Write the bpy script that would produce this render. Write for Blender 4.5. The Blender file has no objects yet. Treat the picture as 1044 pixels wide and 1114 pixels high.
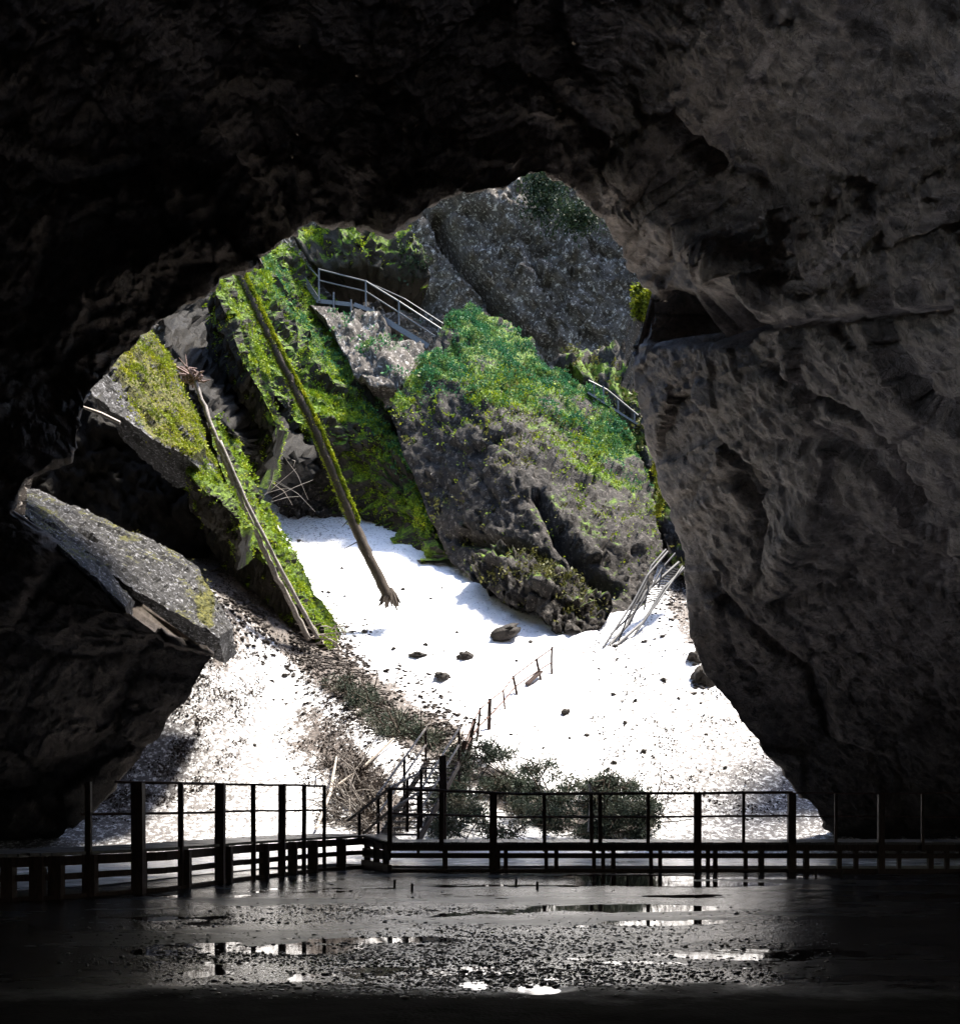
import bpy, math, random
import numpy as np
from mathutils import Vector, geometry

random.seed(7)
RNG = np.random.default_rng(11)
sc = bpy.context.scene
rad = math.radians

# ------------------------------------------------------------------ camera
F_PX, CX, HY, EYE = 1194.0, 522.0, 868.0, 1.6
W_PX, H_PX = 1044.0, 1114.0
cam_d = bpy.data.cameras.new("camera")
cam = bpy.data.objects.new("camera", cam_d)
sc.collection.objects.link(cam)
cam.location = (0, 0, EYE)
cam.rotation_euler = (rad(90), 0, 0)
cam_d.sensor_fit = 'VERTICAL'
cam_d.sensor_height = 24
cam_d.lens = 24 * F_PX / H_PX
cam_d.shift_y = (HY - H_PX / 2) / H_PX
cam_d.clip_end = 1000
cam_d.clip_start = 0.05
sc.camera = cam

# ------------------------------------------------------------------ light
SUN_E, SUN_R = 68.0, 84.0
world = bpy.data.worlds.new("World")
sc.world = world
world.use_nodes = True
nt = world.node_tree
bg = nt.nodes["Background"]
sky = nt.nodes.new("ShaderNodeTexSky")
sky.sky_type = 'NISHITA'
sky.sun_disc = False
sky.sun_elevation = rad(SUN_E)
sky.sun_rotation = rad(SUN_R)
nt.links.new(sky.outputs[0], bg.inputs[0])
bg.inputs[1].default_value = 0.11
sun_d = bpy.data.lights.new("sun", 'SUN')
sun = bpy.data.objects.new("sun", sun_d)
sc.collection.objects.link(sun)
sun_d.energy = 3.2
sun_d.angle = rad(8)
sun_d.color = (1.0, 0.93, 0.82)
sd = Vector((math.sin(rad(SUN_R)) * math.cos(rad(SUN_E)), math.cos(rad(SUN_R)) * math.cos(rad(SUN_E)), math.sin(rad(SUN_E))))
sun.rotation_euler = sd.to_track_quat('Z', 'Y').to_euler()
sc.view_settings.view_transform = 'Standard'
sc.view_settings.look = 'None'
sc.view_settings.gamma = 1
sc.view_settings.exposure = 2.45
sc.cycles.max_bounces = 8
sc.cycles.diffuse_bounces = 5
sc.cycles.glossy_bounces = 3
sc.cycles.use_denoising = True
sc.cycles.sample_clamp_indirect = 6

# ------------------------------------------------------------------ numeric helpers
def P(px, py, Y):
    px, py, Y = np.asarray(px, float), np.asarray(py, float), np.asarray(Y, float)
    return np.stack(np.broadcast_arrays((px - CX) / F_PX * Y, Y, EYE + (HY - py) / F_PX * Y), -1)

def proj(V):
    Y = np.maximum(V[..., 1], 0.1)
    return CX + V[..., 0] / Y * F_PX, HY - (V[..., 2] - EYE) / Y * F_PX

def _h(ix, iy, iz, s):
    h = (ix.astype(np.int64) * 374761393 + iy.astype(np.int64) * 668265263 + iz.astype(np.int64) * 2147483647 + s * 1274126177) & 0xffffffff
    h = ((h ^ (h >> 13)) * 1274126177) & 0xffffffff
    h = ((h ^ (h >> 16)) * 2246822519) & 0xffffffff
    return ((h ^ (h >> 15)) & 0xffffff) / float(0xffffff)

def vn(p, s=0):
    i = np.floor(p).astype(np.int64)
    f = p - i
    u = f * f * f * (f * (f * 6 - 15) + 10)
    r = 0
    for dx in (0, 1):
        for dy in (0, 1):
            for dz in (0, 1):
                w = (u[:, 0] if dx else 1 - u[:, 0]) * (u[:, 1] if dy else 1 - u[:, 1]) * (u[:, 2] if dz else 1 - u[:, 2])
                r = r + w * _h(i[:, 0] + dx, i[:, 1] + dy, i[:, 2] + dz, s)
    return r * 2 - 1

def fbm(p, o=4, s=0, g=0.5, ridged=False):
    r, a, t = 0, 1.0, 0
    for k in range(o):
        n = vn(p * 2.03 ** k + 17.3 * k, s + k)
        if ridged:
            n = 1 - 2 * np.abs(n)
        r = r + a * n
        t += a
        a *= g
    return r / t

def facets(p, s=0):
    """every Voronoi cell is a plane tilted its own way: broken rock"""
    i = np.floor(p).astype(np.int64)
    best = np.full(len(p), 9e9)
    sec = np.full(len(p), 9e9)
    val = np.zeros(len(p))
    for dx in (-1, 0, 1):
        for dy in (-1, 0, 1):
            for dz in (-1, 0, 1):
                cx, cy, cz = i[:, 0] + dx, i[:, 1] + dy, i[:, 2] + dz
                c = np.stack([cx + _h(cx, cy, cz, s), cy + _h(cx, cy, cz, s + 1), cz + _h(cx, cy, cz, s + 2)], -1)
                d = p - c
                q = (d * d).sum(1)
                t = np.stack([_h(cx, cy, cz, s + k) * 2 - 1 for k in (3, 4, 5)], -1)
                v = (d * t).sum(1) * 1.1 + (_h(cx, cy, cz, s + 6) - .5) * .6
                m = q < best
                sec = np.where(m, best, np.minimum(sec, q))
                val = np.where(m, v, val)
                best = np.where(m, q, best)
    edge = np.sqrt(sec) - np.sqrt(best)
    return val - 0.35 * np.exp(-edge * 14)

def frame(d1):
    a = np.array(d1, float); a /= np.linalg.norm(a)
    b = np.cross(a, [0.2, 0.9, 0.35]); b /= np.linalg.norm(b)
    c = np.cross(a, b)
    return np.stack([a, b, c], 1)

def rockd(p, amp, size, grain=(0.6, 0.2, -0.8), stretch=2.6, s=0, warp=.10):
    q = (p @ frame(grain)) / np.array([stretch, 1, 1]) / size
    w = q + warp * np.stack([vn(q * 1.7, s + 40), vn(q * 1.7, s + 41), vn(q * 1.7, s + 42)], -1)
    return amp * (0.75 * fbm(q * 0.45, 3, s) + 0.55 * facets(w, s) + 0.34 * facets(w * 2.6, s + 9)
                  + 0.17 * facets(w * 6.1, s + 19) + 0.06 * fbm(q * 7, 3, s + 5, ridged=True))

def vnormals(V, Fq):
    Fq = np.asarray(Fq)
    n = np.zeros_like(V)
    fn = np.cross(V[Fq[:, 2]] - V[Fq[:, 0]], V[Fq[:, -1]] - V[Fq[:, 1]]) if Fq.shape[1] == 4 else np.cross(V[Fq[:, 1]] - V[Fq[:, 0]], V[Fq[:, 2]] - V[Fq[:, 0]])
    for k in range(Fq.shape[1]):
        np.add.at(n, Fq[:, k], fn)
    l = np.linalg.norm(n, axis=1, keepdims=True)
    return n / np.maximum(l, 1e-9)

def pl_dist(x, y, pts):
    """distance in the plane to a polyline"""
    best = np.full(np.shape(x), 9e9)
    for (ax, ay), (bx, by) in zip(pts[:-1], pts[1:]):
        dx, dy = bx - ax, by - ay
        t = np.clip(((x - ax) * dx + (y - ay) * dy) / (dx * dx + dy * dy + 1e-9), 0, 1)
        best = np.minimum(best, np.hypot(x - ax - t * dx, y - ay - t * dy))
    return best

def in_poly(x, y, poly):
    x, y = np.asarray(x, float), np.asarray(y, float)
    r = np.zeros(x.shape, bool)
    n = len(poly)
    for k in range(n):
        x1, y1 = poly[k][0], poly[k][1]
        x2, y2 = poly[(k + 1) % n][0], poly[(k + 1) % n][1]
        c = ((y1 > y) != (y2 > y)) & (x < (x2 - x1) * (y - y1) / ((y2 - y1) if y2 != y1 else 1e-9) + x1)
        r ^= c
    return r

def sstep(a, b, x):
    t = np.clip((np.asarray(x, float) - a) / (b - a), 0, 1)
    return t * t * (3 - 2 * t)

# ------------------------------------------------------------------ objects
def mesh_obj(name, V, F, m, parent=None, smooth=False, loc=None):
    V = np.asarray(V, float)
    o0 = np.zeros(3)
    if parent is not None:
        p = parent
        while p is not None:
            o0 = o0 + np.array(p.location); p = p.parent
        loc = (0, 0, 0)
    elif loc is None:
        loc = (V[:, 0].mean(), V[:, 1].mean(), V[:, 2].min())
    me = bpy.data.meshes.new(name)
    Vl = V - o0 - np.array(loc)
    F = np.asarray(F) if not isinstance(F, list) else F
    if isinstance(F, np.ndarray):
        k = F.shape[1]
        me.vertices.add(len(Vl)); me.vertices.foreach_set('co', Vl.astype(np.float32).ravel())
        me.loops.add(F.size); me.loops.foreach_set('vertex_index', F.astype(np.int32).ravel())
        me.polygons.add(len(F)); me.polygons.foreach_set('loop_start', np.arange(0, F.size, k, dtype=np.int32))
        me.update(calc_edges=True); me.validate()
    else:
        me.from_pydata(Vl.tolist(), [], F); me.update()
    if smooth:
        me.polygons.foreach_set('use_smooth', [True] * len(me.polygons))
    me.materials.append(m)
    o = bpy.data.objects.new(name, me)
    o.location = loc
    sc.collection.objects.link(o)
    if parent is not None:
        o.parent = parent
    return o

def tag(o, label=None, cat=None, group=None, kind=None):
    if label: o['label'] = label
    if cat: o['category'] = cat
    if group: o['group'] = group
    if kind: o['kind'] = kind
    return o

def empty(name, loc, label, cat, group=None):
    o = bpy.data.objects.new(name, None)
    o.location = [float(c) for c in loc]
    o.empty_display_size = .2
    sc.collection.objects.link(o)
    return tag(o, label, cat, group)

class MB:
    def __init__(s): s.V, s.F = [], []
    def add(s, V, F):
        b = len(s.V)
        s.V += [tuple(map(float, v)) for v in V]; s.F += [tuple(int(i) + b for i in f) for f in F]
        return s
    def box(s, a, b, w, h, up=(0, 0, 1), j=0):
        """beam from a to b, w across, h along up"""
        a, b = Vector(a), Vector(b)
        d = (b - a).normalized(); u = Vector(up)
        x = d.cross(u)
        if x.length < 1e-4: x = Vector((1, 0, 0))
        x.normalize(); y = x.cross(d).normalized()
        V = []
        n = 4 if j else 2
        for k in range(n):
            t = k / (n - 1); c = a.lerp(b, t)
            jj = Vector((random.uniform(-j, j), random.uniform(-j, j), random.uniform(-j, j))) if j else Vector()
            for sx, sy in ((-1, -1), (1, -1), (1, 1), (-1, 1)):
                V.append(c + jj + x * sx * w / 2 + y * sy * h / 2)
        Fs = [(0, 1, 2, 3)[::-1], tuple(range(4 * n - 4, 4 * n))]
        for k in range(n - 1):
            for q in range(4):
                r = (q + 1) % 4
                Fs.append((4 * k + q, 4 * k + r, 4 * k + 4 + r, 4 * k + 4 + q))
        return s.add(V, Fs)
    def tube(s, pts, r, n=6, wob=0.0):
        pts = [Vector([float(c) for c in p]) for p in pts]
        R = r if isinstance(r, (list, tuple)) else [r] * len(pts)
        V = []; prev = None
        for k, p in enumerate(pts):
            d = (pts[min(k + 1, len(pts) - 1)] - pts[max(k - 1, 0)]).normalized()
            x = (prev - d * prev.dot(d)) if prev else d.orthogonal()
            if x.length < 1e-5: x = d.orthogonal()
            x.normalize(); prev = x; y = d.cross(x)
            for q in range(n):
                a = 2 * math.pi * q / n
                rr = R[k] * (1 + random.uniform(-wob, wob))
                V.append(p + (x * math.cos(a) + y * math.sin(a)) * rr)
        Fs = [tuple(range(n))[::-1], tuple(range(n * (len(pts) - 1), n * len(pts)))]
        for k in range(len(pts) - 1):
            for q in range(n):
                r2 = (q + 1) % n
                Fs.append((k * n + q, k * n + r2, k * n + n + r2, k * n + n + q))
        return s.add(V, Fs)
    def build(s, name, m, parent=None, smooth=False, loc=None):
        return mesh_obj(name, np.array(s.V), s.F, m, parent, smooth, loc)

# ------------------------------------------------------------------ materials
class NT:
    def __init__(s, name):
        s.m = bpy.data.materials.new(name); s.m.use_nodes = True
        s.t = s.m.node_tree; s.n = s.t.nodes
        s.b = s.n["Principled BSDF"]
        s.tc = s.n.new("ShaderNodeTexCoord")
        s.out = s.n["Material Output"]
    def link(s, a, b): s.t.links.new(a, b)
    def mapping(s, scale=(1, 1, 1), rot=(0, 0, 0)):
        g = s.n.new("ShaderNodeNewGeometry")
        m = s.n.new("ShaderNodeMapping"); m.vector_type = 'TEXTURE'; m.inputs['Scale'].default_value = [1 / q for q in scale]; m.inputs['Rotation'].default_value = rot
        s.link(g.outputs['Position'], m.inputs[0]); return m.outputs[0]
    def noise(s, vec, scale, detail=6, rough=.6, dist=0):
        n = s.n.new("ShaderNodeTexNoise"); n.inputs['Scale'].default_value = scale
        n.inputs['Detail'].default_value = detail; n.inputs['Roughness'].default_value = rough
        n.inputs['Distortion'].default_value = dist
        s.link(vec, n.inputs['Vector']); return n.outputs[0]
    def voro(s, vec, scale, feat='DISTANCE_TO_EDGE', out=0):
        n = s.n.new("ShaderNodeTexVoronoi"); n.feature = feat; n.inputs['Scale'].default_value = scale
        s.link(vec, n.inputs['Vector']); return n.outputs[out]
    def ramp(s, f, stops):
        r = s.n.new("ShaderNodeValToRGB"); e = r.color_ramp.elements
        while len(e) < len(stops): e.new(.5)
        for el, (p, c) in zip(e, stops):
            el.position = p; el.color = (c[0], c[1], c[2], 1) if not isinstance(c, (int, float)) else (c, c, c, 1)
        s.link(f, r.inputs[0]); return r.outputs[0]
    def mix(s, f, a, b, mode='MIX'):
        n = s.n.new("ShaderNodeMix"); n.data_type = 'RGBA'; n.blend_type = mode
        for v, i in ((f, n.inputs[0]), (a, n.inputs[6]), (b, n.inputs[7])):
            if isinstance(v, (int, float)): i.default_value = v
            elif isinstance(v, tuple): i.default_value = (*v, 1)
            else: s.link(v, i)
        return n.outputs[2]
    def math(s, op, a, b=0.0):
        n = s.n.new("ShaderNodeMath"); n.operation = op
        for v, i in ((a, n.inputs[0]), (b, n.inputs[1])):
            if isinstance(v, (int, float)): i.default_value = v
            else: s.link(v, i)
        return n.outputs[0]
    def bump(s, hgt, st, dist=.05, prev=None):
        b = s.n.new("ShaderNodeBump"); b.inputs['Strength'].default_value = st; b.inputs['Distance'].default_value = dist
        s.link(hgt, b.inputs['Height'])
        if prev: s.link(prev, b.inputs['Normal'])
        return b.outputs[0]
    def up(s):
        g = s.n.new("ShaderNodeNewGeometry"); x = s.n.new("ShaderNodeSeparateXYZ")
        s.link(g.outputs['Normal'], x.inputs[0]); return x.outputs[2]

def rock_mat(name, dark, light, moss=0.0, strata_shade=None, scale=1.0, rough=.75, rot=(0, rad(-38), 0), stretch=.38, bump=.6, mossc=((.04, .09, .008), (.16, .26, .015)), spec=.3, hi=None, hs=None):
    t = NT(name)
    v = t.mapping((1, 1, stretch), rot)
    v1 = t.mapping()
    n1 = t.noise(v, .55 * scale, 9, .65, .6)
    n2 = t.noise(v, 3.2 * scale, 10, .7, .3)
    n3 = t.noise(v, 14 * scale, 6, .7)
    c = t.ramp(n1, [(.3, dark), (.7, light)])
    c = t.mix(t.ramp(n2, [(.35, 0.75), (.65, 0.0)]), c, tuple(x * .45 for x in dark))
    if strata_shade:
        # left and roof shade painted into the colour; right wall is a paler bed
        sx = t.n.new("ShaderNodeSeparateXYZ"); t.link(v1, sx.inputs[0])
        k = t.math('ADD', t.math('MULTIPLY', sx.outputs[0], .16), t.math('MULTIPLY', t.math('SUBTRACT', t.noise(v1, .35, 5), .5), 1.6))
        c = t.mix(t.ramp(k, [(.15, strata_shade), (.75, 1.0)]), (.0, .0, .0), c)
        # painted shade: rock colour darkens towards the floor, with a ragged upper edge
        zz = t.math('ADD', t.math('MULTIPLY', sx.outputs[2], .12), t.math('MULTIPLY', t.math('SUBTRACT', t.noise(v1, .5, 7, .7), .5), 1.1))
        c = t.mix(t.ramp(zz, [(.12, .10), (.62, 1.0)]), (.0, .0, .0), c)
    if hi:
        c = t.mix(t.ramp(t.noise(v1, hs or 5, 5, .7, .4), [(.55, 0.0), (.62, .85)]), c, hi)
    cr = t.noise(v, 1.3 * scale, 5, .55, 1.2)
    cr = t.math('ABSOLUTE', t.math('SUBTRACT', cr, .5))
    c = t.mix(t.ramp(cr, [(0, .8), (.012, 0)]), c, tuple(x * .3 for x in dark))
    if moss > 0:
        mk = t.noise(v1, .6, 8, .7)
        mk = t.math('ADD', mk, t.math('MULTIPLY', t.up(), .28))
        mk = t.ramp(mk, [(.80 - moss * .5, 0.0), (.88 - moss * .5, 1.0)])
        at = t.n.new('ShaderNodeAttribute'); at.attribute_name = 'moss'
        am = t.math('ADD', at.outputs['Fac'], t.math('MULTIPLY', t.math('SUBTRACT', t.noise(v1, 1.7, 8, .75), .5), 1.1))
        mk = t.math('MAXIMUM', mk, t.ramp(am, [(.38, 0.0), (.5, 1.0)]))
        mc = t.mix(t.ramp(t.noise(v1, 5.5, 8, .8), [(.42, 0), (.6, 1)]), tuple(x * .4 for x in mossc[0]), mossc[1])
        c = t.mix(mk, c, mc)
    t.link(c, t.b.inputs['Base Color'])
    t.b.inputs['Roughness'].default_value = rough
    t.b.inputs['Specular IOR Level'].default_value = spec
    b1 = t.bump(n2, bump, .28 / scale)
    b2 = t.bump(n3, bump, .07 / scale, b1)
    t.link(b2, t.b.inputs['Normal'])
    return t.m

def plain_mat(name, a, b, scale=8, rough=.7, bump=.3, stretch=(1, 1, 1), metal=0.0, spec=.4, dist=.01):
    t = NT(name)
    v = t.mapping(stretch)
    n = t.noise(v, scale, 8, .65)
    t.link(t.ramp(n, [(.3, a), (.7, b)]), t.b.inputs['Base Color'])
    t.b.inputs['Roughness'].default_value = rough
    t.b.inputs['Metallic'].default_value = metal
    t.b.inputs['Specular IOR Level'].default_value = spec
    t.link(t.bump(n, bump, dist), t.b.inputs['Normal'])
    return t.m

M = {}
M['cave'] = rock_mat('cave_rock', (.165, .132, .11), (.43, .355, .30), strata_shade=.62, scale=1.3, rough=.65, bump=.95, stretch=.5, rot=(rad(-51), 0, 0))
M['cliff'] = rock_mat('cliff_rock', (.03, .024, .02), (.19, .16, .135), moss=.08, scale=1.8, bump=.9, hi=(.50, .46, .42), hs=4.5,
                      mossc=((.02, .04, .015), (.05, .085, .03)))
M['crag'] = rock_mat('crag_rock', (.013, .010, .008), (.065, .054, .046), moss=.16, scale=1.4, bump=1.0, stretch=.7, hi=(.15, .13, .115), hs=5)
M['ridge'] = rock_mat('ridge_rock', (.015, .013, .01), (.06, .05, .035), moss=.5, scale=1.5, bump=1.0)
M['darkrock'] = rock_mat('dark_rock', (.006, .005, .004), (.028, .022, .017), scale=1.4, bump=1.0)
M['slab'] = rock_mat('pale_slab_rock', (.02, .019, .019), (.11, .107, .11), moss=.16, scale=2.0, rot=(0, rad(-50), 0), stretch=.25, bump=1.0,
                     mossc=((.06, .07, .01), (.16, .15, .03)), hi=(.34, .34, .37), hs=9)
M['stone'] = rock_mat('loose_stone', (.02, .017, .015), (.08, .068, .06), scale=5, bump=.8)
M['wood_dark'] = plain_mat('weathered_dark_wood', (.028, .018, .015), (.10, .065, .055), 30, .65, .5, (1, 1, .2))
M['deck'] = plain_mat('wet_deck_boards', (.05, .05, .055), (.16, .16, .17), 18, .35, .4, (.2, 1, 1), spec=.6)
M['wood_pale'] = plain_mat('bleached_wood', (.25, .2, .16), (.55, .5, .46), 25, .7, .5)
M['grey_log'] = plain_mat('bleached_log', (.10, .085, .075), (.34, .31, .29), 14, .8, .8, dist=.02)
M['bark'] = plain_mat('dark_bark', (.02, .015, .01), (.07, .05, .035), 12, .85, .8, dist=.03)
M['metal'] = plain_mat('galvanised_steel', (.05, .052, .056), (.12, .12, .128), 20, .5, .1, metal=.2)
M['rust'] = plain_mat('rusty_iron', (.05, .025, .02), (.16, .09, .07), 20, .7, .3)
M['peg'] = plain_mat('iron_peg', (.015, .012, .01), (.04, .03, .025), 20, .7, .3)

def leaf_mat(name, cols, scale=1.2, trans=.25):
    t = NT(name)
    v = t.mapping()
    n = t.noise(v, scale, 4, .7)
    n2 = t.noise(v, scale * 9, 2)
    c = t.ramp(n, [(.28, cols[0]), (.5, cols[1]), (.72, cols[2])])
    c = t.mix(t.ramp(n2, [(.35, .7), (.6, 0.)]), c, tuple(x * .45 for x in cols[0]))
    t.link(c, t.b.inputs['Base Color'])
    t.b.inputs['Roughness'].default_value = .6
    t.b.inputs['Specular IOR Level'].default_value = .25
    tr = t.n.new("ShaderNodeBsdfTranslucent"); t.link(c, tr.inputs[0])
    mx = t.n.new("ShaderNodeMixShader"); mx.inputs[0].default_value = trans
    t.link(t.b.outputs[0], mx.inputs[1]); t.link(tr.outputs[0], mx.inputs[2]); t.link(mx.outputs[0], t.out.inputs[0])
    return t.m
M['moss'] = leaf_mat('bright_moss', ((.07, .15, .008), (.22, .32, .012), (.50, .50, .015)), 1.6)
M['moss_gold'] = leaf_mat('golden_moss', ((.06, .11, .008), (.27, .33, .012), (.56, .52, .03)), 1.3)
M['moss_cool'] = leaf_mat('green_moss', ((.012, .075, .04), (.06, .20, .07), (.28, .31, .035)), .9)
M['moss_dry'] = leaf_mat('dry_moss', ((.05, .055, .015), (.12, .12, .03), (.2, .18, .05)), 1.1)
M['brush'] = leaf_mat('brush_leaves', ((.03, .04, .03), (.07, .095, .07), (.22, .19, .15)), 1.6)
M['litter'] = leaf_mat('forest_litter', ((.015, .011, .009), (.045, .032, .025), (.11, .09, .08)), 2.5, .05)

def snow_mat():
    t = NT('old_snow')
    v = t.mapping()
    n = t.noise(v, 2.5, 8, .7)
    sp = t.noise(v, 9, 6, .75)
    c = t.mix(t.ramp(sp, [(.60, 0.0), (.70, .85)]), (.86, .86, .88), (.28, .24, .22))
    c = t.mix(t.ramp(n, [(.55, 0.0), (.8, .5)]), c, (.6, .58, .58))
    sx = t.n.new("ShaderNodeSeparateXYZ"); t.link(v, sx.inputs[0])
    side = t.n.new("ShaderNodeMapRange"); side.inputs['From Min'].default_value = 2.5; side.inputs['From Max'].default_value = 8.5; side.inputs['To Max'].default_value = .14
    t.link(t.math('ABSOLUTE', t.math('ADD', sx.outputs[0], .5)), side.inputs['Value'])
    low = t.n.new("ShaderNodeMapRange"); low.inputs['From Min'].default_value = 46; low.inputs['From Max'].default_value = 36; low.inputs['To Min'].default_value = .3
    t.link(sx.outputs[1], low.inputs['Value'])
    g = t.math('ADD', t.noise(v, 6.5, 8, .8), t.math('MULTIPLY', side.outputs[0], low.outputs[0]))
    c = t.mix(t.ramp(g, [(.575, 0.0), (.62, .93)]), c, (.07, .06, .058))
    at = t.n.new('ShaderNodeAttribute'); at.attribute_name = 'dirt'
    dg = t.math('ADD', t.math('MULTIPLY', at.outputs['Fac'], .42), t.noise(v, 4.2, 9, .8))
    dc = t.mix(t.ramp(t.noise(v, 11, 5, .7), [(.4, 0), (.6, 1)]), (.03, .024, .02), (.15, .12, .105))
    c = t.mix(t.ramp(dg, [(.68, 0.0), (.74, 1.0)]), c, dc)
    t.link(c, t.b.inputs['Base Color'])
    t.b.inputs['Roughness'].default_value = .6
    b1 = t.bump(n, .9, .14); t.link(t.bump(sp, .4, .03, b1), t.b.inputs['Normal'])
    return t.m
M['snow'] = snow_mat()

def floor_mat():
    t = NT('wet_gravel_floor')
    v = t.mapping()
    n = t.noise(v, 1.1, 8, .65)
    g = t.voro(v, 26, 'F1')
    g2 = t.noise(v, 60, 4, .7)
    t.link(t.ramp(n, [(.3, (.012, .011, .010)), (.7, (.045, .042, .04))]), t.b.inputs['Base Color'])
    w = t.ramp(t.noise(t.mapping((.35, 1, 1)), .55, 5, .6), [(.36, .12), (.62, .34)])
    # the film of water dries out towards the back of the cave
    sx = t.n.new("ShaderNodeSeparateXYZ"); t.link(t.mapping(), sx.inputs[0])
    mr = t.n.new("ShaderNodeMapRange"); mr.inputs['From Min'].default_value = 9.4; mr.inputs['From Max'].default_value = 8.4
    ny = t.math('ADD', sx.outputs[1], t.math('MULTIPLY', t.noise(v, .7, 6, .7), 3.0)); t.link(t.math('SUBTRACT', ny, 1.5), mr.inputs['Value'])
    rr = t.mix(mr.outputs[0], w, (.95, .95, .95))
    t.link(rr, t.b.inputs['Roughness'])
    sp = t.mix(mr.outputs[0], (.9, .9, .9), (.06, .06, .06)); t.link(sp, t.b.inputs['Specular IOR Level'])
    b1 = t.bump(g, .45, .009); t.link(t.bump(g2, .3, .003, b1), t.b.inputs['Normal'])
    return t.m
M['floor'] = floor_mat()

M['pebble'] = plain_mat('wet_pebble', (.03, .028, .027), (.12, .115, .11), 25, .3, .1, spec=.8)
def water_mat():
    t = NT('still_water')
    t.b.inputs['Base Color'].default_value = (.012, .012, .012, 1)
    t.b.inputs['Roughness'].default_value = .03
    t.b.inputs['IOR'].default_value = 1.33
    t.b.inputs['Specular IOR Level'].default_value = .9
    t.link(t.bump(t.noise(t.mapping(), 5, 3), .04, .01), t.b.inputs['Normal'])
    return t.m
M['water'] = water_mat()

# ------------------------------------------------------------------ scattering leaves, moss and twigs
def tufts(pts, nrm, size, per=4, flat=.5, rng=RNG):
    """small leaf faces standing on a surface"""
    n = len(pts)
    if n == 0: return np.zeros((0, 3)), np.zeros((0, 4), int)
    p = np.repeat(pts, per, 0); nn = np.repeat(nrm, per, 0)
    k = len(p)
    sz = size * rng.uniform(.5, 1.5, (k, 1)) * np.repeat(rng.uniform(.6, 1.4, (n, 1)), per, 0)
    d = rng.normal(size=(k, 3)); d += nn * rng.uniform(.3, 1.2, (k, 1)); d /= np.linalg.norm(d, axis=1, keepdims=True)
    e = np.cross(d, rng.normal(size=(k, 3))); e /= np.linalg.norm(e, axis=1, keepdims=True)
    b = p + rng.normal(size=(k, 3)) * size * .6
    V = np.stack([b - e * sz * flat * .4, b + d * sz * .55 - e * sz * flat * .6, b + d * sz + nn * sz * .1, b + d * sz * .5 + e * sz * flat * .6], 1).reshape(-1, 3)
    Fc = np.arange(4 * k).reshape(k, 4)
    return V, Fc

def sample(V, F, n, keep=None, rng=RNG):
    F = np.asarray(F)
    if F.shape[1] == 4: F = np.concatenate([F[:, :3], F[:, [0, 2, 3]]])
    a, b, c = V[F[:, 0]], V[F[:, 1]], V[F[:, 2]]
    nr = np.cross(b - a, c - a); ar = np.linalg.norm(nr, axis=1)
    nr = nr / np.maximum(ar[:, None], 1e-9)
    i = rng.choice(len(F), n, p=ar / ar.sum())
    u, v = rng.random(n), rng.random(n); f = u + v > 1; u[f], v[f] = 1 - u[f], 1 - v[f]
    p = a[i] + (b - a)[i] * u[:, None] + (c - a)[i] * v[:, None]
    nn = nr[i]
    if keep is not None:
        m = keep(p, nn); p, nn = p[m], nn[m]
    return p, nn

# ------------------------------------------------------------------ snow, ice and floor
def snow_h(x, y):
    x, y = np.asarray(x, float), np.asarray(y, float)
    sh = np.shape(x); p = np.stack([x.ravel(), y.ravel(), 0 * x.ravel()], -1)
    t = y - 33.0
    base = 0.65 * (np.sqrt(t * t + 6) + t) / 2 - 0.12
    n = (0.35 * fbm(p * .22, 3, 3) + .10 * fbm(p * .9, 3, 8)).reshape(sh) * sstep(31, 38, y)
    n = n + .09 * fbm(p * 2.5, 3, 12).reshape(sh) * sstep(27, 34, y)
    # talus piled against the left side of the shaft
    n = n + 4.2 * sstep(-6.5, -10.5, x) * sstep(34, 42, y) * (1 - sstep(49, 54, y))
    # bank of broken rock and branches coming down from the left
    d = pl_dist(x, y, [(-13.5, 49.0), (-8.5, 45.5), (-5, 40.5), (-2, 34.5), (-.6, 30.5)])
    n = n + .8 * np.exp(-(d / 1.5) ** 2) * sstep(29, 36, y)
    return base + n

def on_snow(px, py, y0=26.0, y1=66.0):
    ys = np.linspace(y0, y1, 400)
    pts = P(px, py, ys)
    h = snow_h(pts[:, 0], pts[:, 1])
    s = pts[:, 2] - h
    k = np.where(s < 0)[0]
    k = k[0] if len(k) else len(ys) - 1
    return np.array([pts[k, 0], pts[k, 1], h[k]])

def grid_faces(nu, nv, closed=False):
    i = np.arange(nu if closed else nu - 1); j = np.arange(nv - 1)
    I, J = np.meshgrid(i, j, indexing='ij'); I2 = (I + 1) % nu
    return np.stack([I * nv + J, I2 * nv + J, I2 * nv + J + 1, I * nv + J + 1], -1).reshape(-1, 4)

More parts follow.
